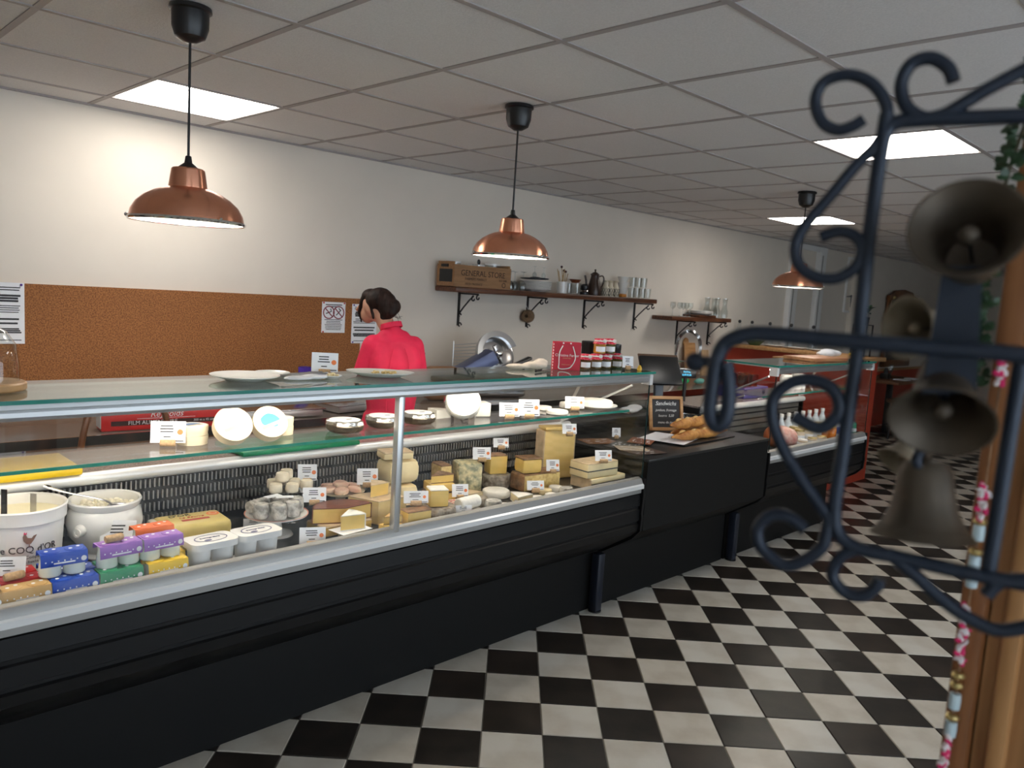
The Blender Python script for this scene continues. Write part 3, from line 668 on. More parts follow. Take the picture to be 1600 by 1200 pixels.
for k in range(14):
    a = random.uniform(0, 6.28); b0 = Vector((HX+.035+.04*math.cos(a), HY-.03+.03*math.sin(a), 1.47+random.uniform(-.04, .04)))
    MB().tube(smooth_path([b0, b0+Vector((random.uniform(-.01, .02), -.012, random.uniform(-.02, .02))), b0+Vector((random.uniform(-.01, .03), -.018, random.uniform(-.05, .01)))]), .0009, 4).build('loose_strand', 'hair', ho)
MB().sph((HX-.060, HY+.125, 1.464), (.006, .008, .005), 8).build('eye', 'ceramic', bd)
MB().sph((.172, .0, 1.245), .008, 8).build('sleeve_button', 'black', jo)

# items on the back counter
def at_back(px, py, z=ZB): return pz(px, py, z)
P = at_back(255, 657); P = Vector((P.x, max(P.y, 3.85), ZB))
t = thing('cling_film_box', 'long red cling film carton printed FILM ALIMENTAIRE on the back counter', 'carton', (pY(256, 655, 3.775).x, 3.775, ZB), R_(-6))
MB().rbox((0, 0, .05), (.56, .10, .10), .004).build('carton', 'redbox', t)
MB().bx(-.282, -.27, -.045, .045, .012, .09).build('end_flap', 'paper', t)
MB().bx(-.24, .27, -.0506, -.05, .022, .044).build('dark_band', mat('band_black', (.03, .004, .004), .4), t)
txt('FILM ALIMENTAIRE', .026, 'paper', t, (-.06, -.051, .033)); txt('300 m x 45 cm', .016, 'paper', t, (.17, -.051, .034)); txt('Reynolds', .04, 'paper', t, (.0, -.051, .07), shear=.25)
MB().bx(-.13, .13, -.0506, -.05, .051, .053).build('rule', 'paper', t)
for k, (px, py, w_, d_, rz, lab) in enumerate(((440, 652, .46, .32, -6, 'grey steel tray lying flat on the back counter'), (568, 645, .36, .26, 8, 'smaller steel tray beside the worker on the back counter'))):
    P = at_back(px, py); t = thing('metal_tray', lab, 'tray', (P.x, max(3.9, P.y), ZB+.002), R_(rz))
    MB().rbox((0, 0, .022), (w_, d_, .04), .012).build('tray_body', mat('tray_steel', (.62, .6, .6), .35, metal=.6), t)
    MB().rbox((0, 0, .043), (w_+.02, d_+.02, .005), .002).build('rim', 'steel', t)
P = pY(477, 577, 4.2); t = thing('purple_tumbler', 'translucent purple tumbler behind the price card', 'glass', (P.x, 4.2, ZB))
MB().lathe([(0, 0), (.035, 0), (.042, .215), (.038, .215), (.032, .01), (0, .01)], 20).build('wall', mat('purple_glass', (.09, .05, .42), .15), t); MB().lathe([(.036, .215), (.043, .215), (.043, .22), (.036, .22)], 20).build('rim', 'glassw', t)
P = pY(695, 570, 3.98); t = thing('kraft_parcel', 'brown kraft paper parcel next to the meat slicer', 'parcel', (P.x, 4.0, ZB), R_(-15))
MB().rbox((0, 0, .11), (.26, .16, .22), .05, 3).build('wrap', 'kraft', t); MB().tube([(-.131, -.06, .12), (-.131, .06, .12)], .012, 8).build('paper_fold', 'kraft', t)
P = pY(176, 577, 3.60); t = thing('cane_chair', 'bentwood chair with a rounded hoop back behind the cheese counter', 'chair', (P.x, 3.42, 0))
cw_ = mat('chair_wood', (.16, .06, .025), .3)
MB().tube(smooth_path([(-.19, 0, .45), (-.185, -.0, .8), (-.13, .0, 1.045), (0, 0, 1.10), (.13, 0, 1.045), (.185, 0, .8), (.19, 0, .45)], 6), .013, 10).build('hoop_back', cw_, t)
MB().lathe([(0, .43), (.2, .43), (.205, .44), (.2, .455), (0, .45)], 28, (0, -.14, 0), sx=1, sy=.8).build('seat', cw_, t)
for sx, sy in ((-1, .0), (1, 0), (-1, -.26), (1, -.26)): MB().tube([(sx*.17, sy, .44), (sx*.19, sy, 0)], .014, 8).build('leg', cw_, t)
# slicer
P = pY(765, 570, 4.06); t = thing('meat_slicer', 'steel and blue meat slicer against the wall', 'slicer', (P.x, 4.06, ZB), R_(-22))
MB().rbox((0, 0, .06), (.46, .32, .11), .03, 3).build('base', 'steel', t)
for sx in (-.18, .18): MB().lathe([(0, -.0), (.02, 0), (.018, .01), (0, .01)], 10, (sx, -.1, 0)).build('foot', 'black', t)
MB().at((.05, .04, .28), (R_(72), R_(0), R_(8))).lathe([(0, -.012), (.148, -.012), (.155, -.004), (.155, .004), (.14, .012), (.05, .016), (0, .016)], 44).build('blade_disc', 'steel', t)
gd = MB().at((.05, .015, .29), (R_(72), 0, R_(8))); gd.prism([(x, y) for x, y in arc(0, 0, .165, 20, 200, 18)]+[(x, y) for x, y in arc(0, 0, .125, 200, 20, 18)], -.0, .035); gd.build('blade_guard', 'steel', t)
MB().at((.05, -.02, .29), (0, R_(-25), 0)).rbox((0, 0, 0), (.03, .03, .15), .01).build('guard_arm', 'steel', t); MB().sph((.05, -.04, .30), (.03, .025, .03), 12).build('guard_knob', 'rim', t)
MB().at((-.14, -.08, .215), (R_(0), R_(-30), 0)).rbox((0, 0, 0), (.30, .16, .10), .012).build('carriage', 'slicerb', t)
MB().at((-.255, -.08, .13), (R_(0), R_(-28), 0)).rbox((0, 0, .0), (.018, .18, .13), .006).build('end_stop', 'alu', t)
gr = MB()
for k in range(8): gr.tube([(-.27, .02+.0*k, .2+k*.021), (-.02, .06, .2+k*.024)], .0028, 5)
for x_ in (-.27, -.02): gr.tube([(x_, .02 if x_ < -.1 else .06, .19), (x_, .02 if x_ < -.1 else .06, .375)], .003, 5)
gr.build('wire_rack', 'alu', t)
MB().at((.20, -.05, .235), (0, R_(-22), R_(10))).rbox((0, 0, 0), (.22, .05, .022), .006).build('handle_arm', 'dsteel', t)
rb_ = MB()
for k in range(7): rb_.at((.16, -.02+.016*k, .13)).rbox((0, 0, 0), (.1, .006, .16), .002)
rb_.build('receiving_fins', 'alu', t); MB().rbox((.03, -.13, .10), (.05, .03, .06), .006).build('switch_box', 'bluep', t)
# tap, boards, sink clutter further along the back counter
P = pY(1055, 565, 4.1); t = thing('spring_tap', 'tall chrome spring tap standing by the sink under the short shelf', 'tap', (P.x, 4.1, ZB), R_(-40))
MB().lathe([(0, 0), (.032, 0), (.032, .01), (.018, .02), (.016, .2), (0, .2)], 16).build('base', 'steel', t)
pth = smooth_path([(0, 0, .18), (0, 0, .32), (.025, 0, .43), (.11, 0, .485), (.20, 0, .43), (.225, 0, .34), (.225, 0, .22)], 8)
MB().tube(pth, .010, 8).build('hose', 'dsteel', t)
co = []
for i in range(len(pth)*6-6):
    a, b_ = pth[i//6], pth[i//6+1]; q = a.lerp(b_, (i % 6)/6); tn = (b_-a).normalized(); n1 = Vector((0, 1, 0)); n2 = tn.cross(n1); th = i*1.6
    co.append(q+n1*.016*math.cos(th)+n2*.016*math.sin(th))
MB().tube(co, .0035, 5).build('spring', 'steel', t)
MB().lathe([(0, 0), (.017, 0), (.02, .02), (.015, .09), (0, .09)], 14, (.225, 0, .13)).build('spray_head', 'steel', t); MB().tube([(0, 0, .2), (.225, 0, .2)], .006, 6).build('holder_arm', 'steel', t)
P = pY(1088, 575, 4.3)
for k, (px, w_, h_) in enumerate(((1083, .2, .34), (1098, .17, .27))):
    P = pY(px, 580, 4.38); o = MB().rbox((0, 0, h_/2), (w_, .02, h_), .03 if k else .015, 3).build('cutting_board', mat('board_pale', (.55, .38, .22), .5, noise_=.25, scale=5, stretch=(9, 1, 1)) if k else 'wood'); o.location = (P.x, 4.40-k*.05, ZB); o.rotation_euler = (R_(-9), 0, 0); tag(o, ['tall wooden chopping board leaning on the wall by the tap', 'shorter pale chopping board leaning by the tap'][k], 'board')
P = pY(1074, 470+65, YW-.03); o = MB().at(rot=(R_(90), 0, 0)).lathe([(0, 0), (.045, 0), (.048, .008), (.044, .016), (0, .016)], 22).build('wooden_disc', 'wood'); o.location = (P.x, YW-.002, P.z); tag(o, 'small round wooden trivet hung on the wall by the tap', 'trivet')
for px, col, lab in ((1068, (.0, .4, .12), 'bright green sponge on the sink edge'), (1092, (.15, .42, .36), 'crumpled teal cloth next to the sink')):
    P = pz(px, 595, ZB+.03); o = blob('kitchen_cloth', [('s', (0, 0, .02), (.06, .045, .02)), ('s', (.04, .01, .03), (.05, .04, .02)), ('s', (-.03, -.01, .025), (.04, .03, .022))], mat('cloth%d' % px, col, .8), None, .008, 3); o.location = (P.x, max(3.85, P.y), ZB+.001); tag(o, lab, 'cloth')
P = pY(1028, 545, 4.2); t = thing('soap_bottle', 'clear pump bottle with a black top beside the spring tap', 'bottle', (P.x, 4.2, ZB))
MB().lathe([(0, 0), (.03, 0), (.03, .12), (.012, .14), (0, .14)], 16).build('bottle', 'glassw', t); MB().tube([(0, 0, .14), (0, 0, .17), (-.03, 0, .172)], .006, 6).build('pump', 'black', t)
# till
P = pY(1032, 640, 2.90); t = thing('till_terminal', 'black till screen on a stand seen from behind', 'till', (P.x, 2.93, .90), R_(-30)); t.scale = (.82, .82, .85)
MB().lathe([(0, 0), (.11, 0), (.11, .012), (.05, .025), (0, .025)], 20).build('base', 'black', t)
MB().at((0, 0, .14), (R_(-6), 0, 0)).rbox((0, 0, 0), (.075, .045, .28), .01).build('stand', mat('till_grey', (.04, .045, .055), .35), t)
MB().at((0, -.01, .30), (R_(58), 0, 0)).rbox((0, 0, 0), (.34, .24, .035), .012).build('screen_back', 'black', t)
MB().at((0, .012, .31), (R_(58), 0, 0)).rbox((0, 0, .008), (.345, .245, .012), .006).build('bezel', mat('bezel_brown', (.12, .07, .045), .35), t)
MB().at((-.08, -.045, .29), (R_(58), 0, 0)).box((0, 0, -.02), (.02, .02, .003)).build('sticker', 'paper', t)
P = pY(1062, 585, 2.9); t = thing('customer_display', 'small black price display with blue digits beside the till', 'display', (4.58, 2.92, .9405), R_(-30)); t.scale = (.9, .9, .8)
MB().tube([(0, 0, 0), (0, 0, .2)], .014, 10).build('pole', 'black', t); MB().rbox((0, 0, .235), (.16, .04, .075), .006).build('case', 'black', t); MB().rbox((0, .0, .275), (.17, .05, .008), .003).build('top_cover', 'alu', t)
txt('TOTAL', .02, 'screen', t, (0, -.0206, .25)); txt('0,00 EUR', .02, 'screen', t, (0, -.0206, .225))

# ================================================================== PRICE CARDS
CARD_N = 0
def card(P, w_, h_, label, rz=-28, tilt=-12, seal=True, cork=True, group='white price cards in the cheese counter'):
    global CARD_N; CARD_N += 1
    t = thing('price_card', label, 'price card', P, (R_(tilt), 0, R_(rz)), group)
    z0 = .012 if cork else 0
    MB().bx(-w_/2, w_/2, -.0006, .0006, z0, z0+h_).build('card', 'paper', t)
    b_ = MB(); lines(b_, -w_*.28, w_*.2, z0+h_*.45, z0+h_*.85, 3, -.0007, h_*.055, .3, CARD_N); lines(b_, -w_*.15, w_*.1, z0+h_*.2, z0+h_*.35, 1, -.0007, h_*.05, .2, CARD_N); lines(b_, w_*.2, w_*.46, z0+h_*.05, z0+h_*.12, 1, -.0007, h_*.05, .1, CARD_N)
    b_.build('print', 'ink', t)['kind'] = 'stuff'
    if seal: MB().at((w_*.34, -.0008, z0+h_*.5), (R_(90), 0, 0)).lathe([(0, 0), (h_*.13, 0), (h_*.13, .0005), (0, .0005)], 16).build('seal', 'seal', t)
    if cork: MB().tube([(-w_*.22, 0, .011), (w_*.22, 0, .011)], .0105, 12).build('cork_holder', 'corkp', t)
    return t
def cpx(px, py, wpx, hpx, z, label, **k):
    """card whose foot centre is seen at px,py on height z"""
    P = pz(px, py, z); s_ = mpp(P)
    return card(P, wpx*s_*1.06, hpx*s_*1.02, label, **k)

# ================================================================== CHEESE COUNTER: the well
ZT = .701
def yog(P, col, label, group=None, rz=0, jars=True):
    """twin glass yogurt jars under one printed card sleeve; long side along x"""
    t = thing('yogurt_pair', label, 'yogurt', P, R_(rz), group)
    mc = mat('sleeve_%s' % str(col), col, .45)
    mw = mat('yogurt_jar', (.74, .78, .70), .12)
    for sx in (-1, 1):
        MB().lathe([(0, 0), (.030, 0), (.0325, .004), (.031, .03), (.027, .056), (.0285, .066), (0, .066)], 20, (sx*.034, 0, 0)).build('jar', mw, t)
    sl = MB()
    prof = [(-.034, .034), (-.0345, .040), (-.032, .062), (-.029, .0705), (.029, .0705), (.032, .062), (.033, .055)]
    inner = [(y*.97, z-.0012) for y, z in reversed(prof)]
    sl.prism(prof+inner, -.066, .066, 'x').build('sleeve', mc, t)
    lid = MB()
    for sx in (-1, 1):
        MB().lathe([(0, .0706), (.028, .0706), (.028, .072), (.022, .0735), (0, .0735)], 20, (sx*.034, 0, 0)).build('lid', mc, t)
    d_ = MB()
    for k in range(7): d_.at((-.052+.0175*k, -.0338-.0002, .048), (R_(94), 0, 0)).lathe([(0, 0), (.0022, 0), (.0022, .0004), (0, .0004)], 8)
    for sx in (-1, 1):
        for q in (-1, 1): d_.at((sx*.034+q*.012, q*.006, .0736)).lathe([(0, 0), (.0055, 0), (.0055, .0004), (0, .0004)], 10)
    d_.build('printed_dots', 'paper', t)['kind'] = 'stuff'
    MB().bx(-.03, .03, -.0352, -.0346, .040, .044).build('brand_line', 'paper', t)
    MB().at((.054, -.0351, .047), (R_(92), 0, 0)).lathe([(0, 0), (.008, 0), (.008, .0005), (0, .0005)], 14).build('badge', 'paper', t)
    return t
BL, RD, BG, GN, PU, YL, OR = (.005, .06, .42), (.45, .01, .015), (.58, .36, .14), (.03, .26, .12), (.32, .14, .50), (.80, .52, .02), (.80, .16, .03)
ga = 'twin yogurt packs along the front of the cheese counter'
def yz(px, py, z): return pz(px, py, z)
HY_ = .0685
def row(x, y, z): return (x, y, z)
# lower layer (two rows), then the packs stacked on it
lay = [(38, 915, 2.264, 0, BG, 'beige twin yogurt pack against the front rail', 0), (-41, 930, 2.264, 0, BG, 'beige twin yogurt pack beside the first beige one', 0),
       (36, 905, 2.327, 0, RD, 'red twin yogurt pack behind the beige one', 0), (16, 892, 2.390, 0, RD, 'rear red twin yogurt pack next to the bucket', 0),
       (114, 905, 2.264, 0, BL, 'front blue twin yogurt pack by the green one', 0), (110, 895, 2.327, 0, BL, 'blue twin yogurt pack under the stacked blue pack', 0), (96, 885, 2.390, 0, BL, 'rear blue twin yogurt pack touching the bucket', 0),
       (186, 895, 2.264, 0, GN, 'green dotted twin yogurt pack against the front rail', 0), (182, 885, 2.327, 0, GN, 'rear green dotted twin yogurt pack under a purple one', 0),
       (258, 885, 2.264, 0, YL, 'yellow twin yogurt pack against the front rail', 0), (254, 875, 2.327, 0, YL, 'rear yellow twin yogurt pack under a purple one', 0),
       (238, 850, 2.385, 0, OR, 'lower orange twin yogurt pack behind the yellow ones', 0), (237, 835, 2.385, 1, OR, 'upper orange dotted twin yogurt pack beside the white pot', 0),
       (97, 880, 2.295, 1, BL, 'upper blue twin yogurt pack with clear jars showing', -3), (184, 870, 2.285, 1, PU, 'purple twin yogurt pack with a cork on top', 2), (250, 858, 2.285, 1, PU, 'purple twin yogurt pack without a cork beside the white tubs', 2)]
for px, py, y, lv, c_, lab, rz in lay: yog((pY(px, py, y).x, y, ZT+lv*HY_), c_, lab, ga, rz).scale = (.86, .88, .92)
for x, y, z, lab in ((pY(184, 850, 2.28).x-.01, 2.28, ZT+2*HY_, 'cork stopper lying on a purple yogurt pack'), (pY(22, 885, 2.31).x, 2.31, ZT+HY_, 'cork stopper lying on a red yogurt pack')):
    o = MB().tube([(-.024, 0, .0105), (-.02, 0, .0105), (.02, 0, .0105), (.024, 0, .0105)], [.009, .0105, .0105, .009], 12).build('cork_stopper', 'corkp'); o.location = (x, y, z); o.rotation_euler = (0, 0, R_(8)); tag(o, lab, 'cork')
# bucket of cream
by_ = 2.552; bx_ = pY(33, 815, by_).x
t = thing('cream_bucket', 'large white plastic bucket of cream printed Le COQ d OR', 'bucket', (bx_, by_, ZT))
MB().lathe([(0, 0), (.098, 0), (.110, .165), (.116, .168), (.117, .195), (.120, .205), (.117, .209), (.111, .205), (.109, .19), (.108, .17), (.096, .006), (0, .006)], 44).build('tub', 'white', t)
MB().lathe([(0, .172), (.05, .170), (.09, .174), (.108, .178)], 32, jit=.02).build('cream_fill', 'cream', t)
a0 = math.atan2(-by_, -bx_)+R_(8)
def bend(o, R0, zz, a0):
    for v in o.data.vertices:
        a_ = a0+v.co.x/R0; e_ = R0+v.co.z; v.co = Vector((e_*math.cos(a_), e_*math.sin(a_), zz+v.co.y))
    return o
for s_, sz, zz in (("Le COQ d'OR", .027, .098), ('Cremerie Cooperative', .013, .076), ('creme fraiche', .010, .062)):
    bend(txt(s_, sz, 'ink', t, (0, 0, 0), (0, 0, 0)), .0985+zz*.0727+.0012, zz, a0)
a = a0+R_(2); R0 = .0985+.13*.0727+.0015
rs = MB().at((R0*math.cos(a), R0*math.sin(a), .128), (R_(90), 0, a+R_(90)))
rs.prism([(-.014, -.002), (-.006, -.012), (.004, -.012), (.012, .0), (.019, .014), (.010, .010), (.006, .004), (-.004, .006), (-.008, .016), (-.013, .017), (-.016, .010)], 0, .0006); rs.tube([(0, -.012, 0), (.0, -.02, 0)], .0012, 4)
rs.build('rooster_emblem', mat('emblem_brown', (.22, .12, .09), .6), t)
cm = MB().at((R0*math.cos(a), R0*math.sin(a), .128), (R_(90), 0, a+R_(90))); cm.prism([(-.014, .017), (-.012, .024), (-.009, .019), (-.006, .023), (-.006, .016)], 0, .0007); cm.build('rooster_comb', mat('emblem_pink', (.6, .04, .12), .6), t)
for k, (dx, dy, lab, m_) in enumerate(((-.05, -.03, 'dark handled knife standing in the cream bucket', 'black'), (.02, -.04, 'steel spoon handle standing in the cream bucket', 'steel'))):
    u_ = thing('bucket_utensil', lab, 'utensil', (bx_+dx, by_+dy, ZT+.1), (R_(4), R_(3), R_(-40)))
    MB().bx(-.008, .008, -.0015, .0015, 0, .165-.02*k).build('handle', m_, u_); MB().sph((0, 0, .0), (.018, .003, .028), 10).build('blade', 'steel', u_)
# white stoneware pot
qy = 2.59; qx = pY(164, 815, qy).x
t = thing('stoneware_pot', 'white footed stoneware pot of crumbled fresh cheese with side knobs', 'pot', (qx, qy, ZT)); t.scale = (.90, .90, .97)
MB().lathe([(0, 0), (.078, 0), (.082, .006), (.072, .018), (.078, .03), (.112, .07), (.122, .11), (.116, .145), (.106, .16), (.112, .166), (.118, .182), (.115, .187), (.108, .184), (.102, .166), (.108, .14), (.11, .1), (.07, .03), (0, .028)], 44).build('body', 'ceramic', t)
MB().lathe([(0, .150), (.04, .155), (.08, .148), (.105, .15)], 24, jit=.05).build('cheese_fill', 'cream', t)
cr = MB()
for k in range(46):
    a = random.uniform(0, 6.28); r = .095*math.sqrt(random.random()); cr.sph((r*math.cos(a), r*math.sin(a), .155+random.uniform(0, .012)*(1-r/.12)), random.uniform(.006, .013), 6)
cr.build('curds', mat('curd', (.86, .81, .66), .6), t)['kind'] = 'stuff'
for a in (R_(215), R_(35)):
    kn = MB().at((.121*math.cos(a), .121*math.sin(a), .108), (0, 0, a)); kn.sph((0, 0, 0), (.016, .022, .02), 12); kn.build('lion_knob', 'ceramic', t)
    MB().at((.136*math.cos(a), .136*math.sin(a), .104), (R_(90), 0, a+R_(90))).lathe([(.008, -.003), (.014, -.003), (.014, .003), (.008, .003), (.008, -.003)], 14).build('knob_ring', 'ceramic', t)
u_ = thing('serving_spoon', 'steel serving spoon leaning out of the stoneware pot', 'spoon', (qx-.02, qy-.03, ZT+.172), (0, 0, R_(-22)))
MB().tube(smooth_path([(.03, 0, -.004), (0, 0, .012), (-.10, 0, .04), (-.155, 0, .062)]), [.009]*6+[.008]*5+[.012]*5, 8, .25).build('handle', 'steel', u_); MB().sph((.045, 0, -.008), (.03, .02, .008), 12).build('bowl', 'steel', u_)
MB().at((-.142, 0, .0605), (0, R_(22), 0)).lathe([(0, 0), (.004, 0), (.004, .002), (0, .002)], 8, sx=1.8).build('hanging_hole', 'black', u_)
card((qx-.005, qy-.128, ZT+.062), .10, .075, 'tilted white price card leaning on the stoneware pot', -32, -14, False, False)
card((pY(12, 905, 2.34).x, 2.345, ZT+HY_+.001), .085, .05, 'white price card standing on the red yogurt packs', -30, -14, False, False)
# yellow butter block
P = Vector((pY(300, 812, 2.53).x, 2.53, ZT)); t = thing('butter_block', 'big block wrapped in yellow printed paper with orange seal', 'cheese', P, R_(-4))
MB().rbox((0, 0, .045), (.22, .145, .09), .018, 3).build('wrapped_block', mat('butter_wrap', (.74, .58, .19), .35, noise_=.08, scale=30), t)
MB().rbox((-.112, -.0, .045), (.03, .13, .085), .012).build('folded_end', mat('wax_paper', (.78, .74, .62), .3, noise_=.15, scale=40, bump=.5), t)
txt("D'OR", .03, 'ink', t, (-.03, .035, .0906), (0, 0, 0)); txt('Le Beurre', .02, mat('print_red', (.5, .04, .02), .5), t, (0, .008, .0906), (0, 0, 0), shear=.3)
MB().bx(-.04, .05, -.03, -.012, .0901, .0906).build('red_band', mat('print_red', (.5, .04, .02), .5), t); txt('Beurre de baratte', .014, mat('print_red', (.5, .04, .02), .5), t, (0, -.0732, .03))
MB().at((.075, .02, .0902)).lathe([(0, 0), (.021, 0), (.021, .0006), (0, .0006)], 20).build('seal', 'seal', t)
MB().at((.075, .02, .091)).lathe([(.011, 0), (.013, 0), (.013, .0004), (.011, .0004), (.011, 0)], 20).build('seal_ring', 'cream', t)
card((P.x+.03, 2.435, ZT), .075, .05, 'white price card in front of the yellow butter block', -20, -14, False, False)
# twin white tubs
def tubs(P, label, rz):
    t = thing('tub_pair', label, 'tub', P, R_(rz), 'joined white cheese tubs'); t.scale = (.80, 1.0, 1.10)
    for sx in (-1, 1): MB().lathe([(0, 0), (.034, 0), (.037, .004), (.042, .066), (0, .066)], 24, (sx*.046, 0, .004)).build('cup', 'white', t)
    MB().prism([(x+.065, y+.02) for x, y in arc(0, 0, .029, 0, 90, 6)]+[(x-.065, y+.02) for x, y in arc(0, 0, .029, 90, 180, 6)]+[(x-.065, y-.02) for x, y in arc(0, 0, .029, 180, 270, 6)]+[(x+.065, y-.02) for x, y in arc(0, 0, .029, 270, 360, 6)], .066, .084).build('lid', 'white', t); MB().bx(-.092, .092, -.046, .046, 0, .004).build('base_tray', 'white', t)
    MB().at((0, 0, .0845), (0, 0, 0), (1.5, .75, 1)).lathe([(.040, 0), (.043, 0), (.043, .0005), (.040, .0005), (.040, 0)], 30).build('printed_oval', mat('print_blue', (.12, .13, .25), .5), t)
    txt('fromage blanc', .014, mat('print_blue', (.12, .13, .25), .5), t, (0, .006, .0848), (0, 0, 0)); MB().at((-.02, -.016, .0846), sc=(1.6, .8, 1)).lathe([(0, 0), (.009, 0), (.009, .0005), (0, .0005)], 14).build('printed_badge', mat('print_blue', (.12, .13, .25), .5), t)
tubs((pY(329, 860, 2.292).x, 2.292, ZT), 'joined pair of white tubs next to the purple yogurts', 2); tubs((pY(400, 850, 2.295).x, 2.295, ZT), 'joined pair of white tubs beside the plate of ash-covered cheeses', 2)

# ---- little cheeses on stands
def stand(P, r, h_, label, m_, rim=None):
    t = thing('cake_stand', label, 'cake stand', P)
    MB().lathe([(0, 0), (r*.55, 0), (r*.5, .008), (.022, .02), (.018, h_*.6), (.03, h_-.008), (0, h_-.006)], 28).build('foot', m_, t)
    MB().lathe([(0, h_-.008), (r*.7, h_-.006), (r, h_+.004), (r*1.01, h_+.008), (r*.68, h_), (0, h_)], 40).build('plate', m_, t)
    if rim: MB().lathe([(r*.98, h_+.0065), (r*1.015, h_+.008), (r*1.015, h_+.0095), (r*.98, h_+.008)], 40).build('rim_band', rim, t)
    return t
def drum(P, r, h_, m_, label, group, lean=0, name='small_cheese', jit=.06, seg=18):
    o = MB().lathe([(0, 0), (r*.86, 0), (r*.98, h_*.08), (r, h_*.3), (r*.97, h_*.85), (r*.88, h_), (r*.4, h_*1.02), (0, h_*1.01)], seg, jit=jit).build(name, m_, sharp=50)
    o.location = P; o.rotation_euler = (R_(lean), 0, random.uniform(0, 6)); tag(o, label, 'cheese', group); return o
def log(P, r, L_, m_, label, group, rz=0):
    o = MB().tube([(-L_/2, 0, r), (-L_/2+.004, 0, r), (0, 0, r), (L_/2-.004, 0, r), (L_/2, 0, r)], [r*.85, r, r*1.02, r, r*.85], 16).build('cheese_log', m_); o.location = P; o.rotation_euler = (0, 0, R_(rz)); tag(o, label, 'cheese', group); return o
A = Vector((pY(446, 765, 2.60).x, 2.60, ZT))
stand(A, .098, .118, 'grey glass cake stand of pale goat cheeses at the back', glassmat('grey_glass', (.55, .57, .57), 2.0))
zt = ZT+.124
for dx, dy in ((-.05, -.03), (-.005, -.05), (-.03, .025), (.03, .0), (.055, -.035), (.01, .05)):
    drum((A.x+dx*1.16, A.y+dy*1.16, zt), .0235, .032, 'crot', 'small pale drum-shaped goat cheese on the glass stand', 'goat cheeses on the glass stand')
for dx, dy in ((-.022, -.014), (.016, .024)):
    drum((A.x+dx, A.y+dy, zt+.033), .024, .032, 'crot', 'small pale goat cheese stacked on top of the pile', 'goat cheeses stacked on top')
B = Vector((pY(432, 806, 2.472).x, 2.472, ZT))
stand(B, .108, .07, 'white pedestal plate with pink rim holding ash-covered cheeses', 'ceramic', mat('rim_pink', (.7, .25, .18), .4))
zt = ZT+.078
ga = 'ash-covered goat cheeses on the pedestal plate'
for dx, dy in ((-.026, -.066), (.028, -.058), (.068, -.014), (-.072, -.026)):
    drum((B.x+dx, B.y+dy, zt), .026, .05, 'ash', 'upright ash-covered goat cheese at the plate edge', ga)
log((B.x-.045, B.y+.052, zt), .022, .085, 'ash', 'grey ash-coated cheese log on the pedestal plate', ga, 20); log((B.x+.036, B.y+.046, zt), .021, .06, 'ash', 'second grey ash-coated log beside the first', ga, 5); log((B.x-.004, B.y-.004, zt), .022, .055, 'ash', 'short ash-coated log between the upright cheeses', ga, 25)
for k, (dx, dy, rz) in enumerate(((.0, .03, 10), (.03, .0, -25))):
    o = MB().bx(-.03, .03, -.014, .014, 0, .0012).bx(-.012, .012, -.006, .006, .0012, .002).build('paper_band', 'paper'); o.location = (B.x+dx, B.y+dy, zt+.053); o.rotation_euler = (0, 0, R_(rz)); tag(o, ['narrow paper band lying across the ash logs', 'narrow paper band with print lying across the short log'][k], 'label')
D = Vector((pY(532, 775, 2.612).x, 2.612, ZT))
stand(D, .094, .075, 'cream pedestal plate of flat wrinkled cheeses at the back', mat('cream_plate', (.78, .66, .48), .3))
zt = ZT+.084; ga = 'flat wrinkled cheeses on the cream plate'
for k in range(6):
    a = R_(60*k); drum((D.x+.057*math.cos(a), D.y+.057*math.sin(a), zt), .0275, .016, 'pinkr', 'flat round wrinkled cheese on the cream plate', ga, 8, 'flat_cheese', .12)
drum((D.x, D.y, zt+.012), .031, .016, 'pinkr', 'flat round wrinkled cheese on top of the others', ga, 0, 'flat_cheese', .12)

# ---- cut cheeses
def wedge(P, r, h_, ang, rz, paste, rind, label, th=.003, tilt=0, top=True, name='cheese_wedge'):
    """sector with its point at the local origin side; rind on the curved back, top and base"""
    t = thing(name, label, 'cheese', P, (R_(tilt), 0, R_(rz)))
    pts = [(0, 0)]+arc(0, 0, r, -ang/2, ang/2, 10); c = (r*.5, 0); pts = [(x-c[0], y) for x, y in pts]
    MB().prism([(x*.985, y*.985) for x, y in pts], th, h_-th).build('paste', paste, t)
    o_ = arc(0, 0, r+.001, -ang/2, ang/2, 10); i_ = arc(0, 0, r-th, ang/2, -ang/2, 10)
    b_ = MB().prism([(x-c[0], y) for x, y in o_+i_], .0, h_)
    if top: b_.prism(pts, h_-th, h_); b_.prism(pts, 0, th)
    b_.build('rind', rind, t); return t
def block(P, d, rz, paste, rind, label, faces='tb', th=.004, tilt=(0, 0), bev=.006, line=None, name='cheese_block'):
    t = thing(name, label, 'cheese', P, (R_(tilt[0]), R_(tilt[1]), R_(rz)))
    MB().rbox((0, 0, d[2]/2), d, bev, 2).build('paste', paste, t)
    x, y, z = d; b_ = MB()
    if 't' in faces: b_.rbox((0, 0, z), (x*.995, y*.995, th*2), th*.9, 1)
    if 'b' in faces: b_.rbox((0, 0, th*.8), (x*1.004, y*1.004, th*1.6), th*.7, 1)
    if 'k' in faces: b_.rbox((0, y/2, z/2), (x*1.002, th*2, z*1.0), th*.9, 1)
    if 'l' in faces: b_.rbox((-x/2, 0, z/2), (th*2, y*1.002, z*.99), th*.9, 1)
    if 'r' in faces: b_.rbox((x/2, 0, z/2), (th*2, y*1.002, z*.99), th*.9, 1)
    if b_.v: b_.build('rind', rind, t)
    if line: MB().bx(-x/2-.0006, x/2+.0006, -y/2-.0006, y/2+.0006, z*.46, z*.54).build('ash_layer', line, t)
    return t
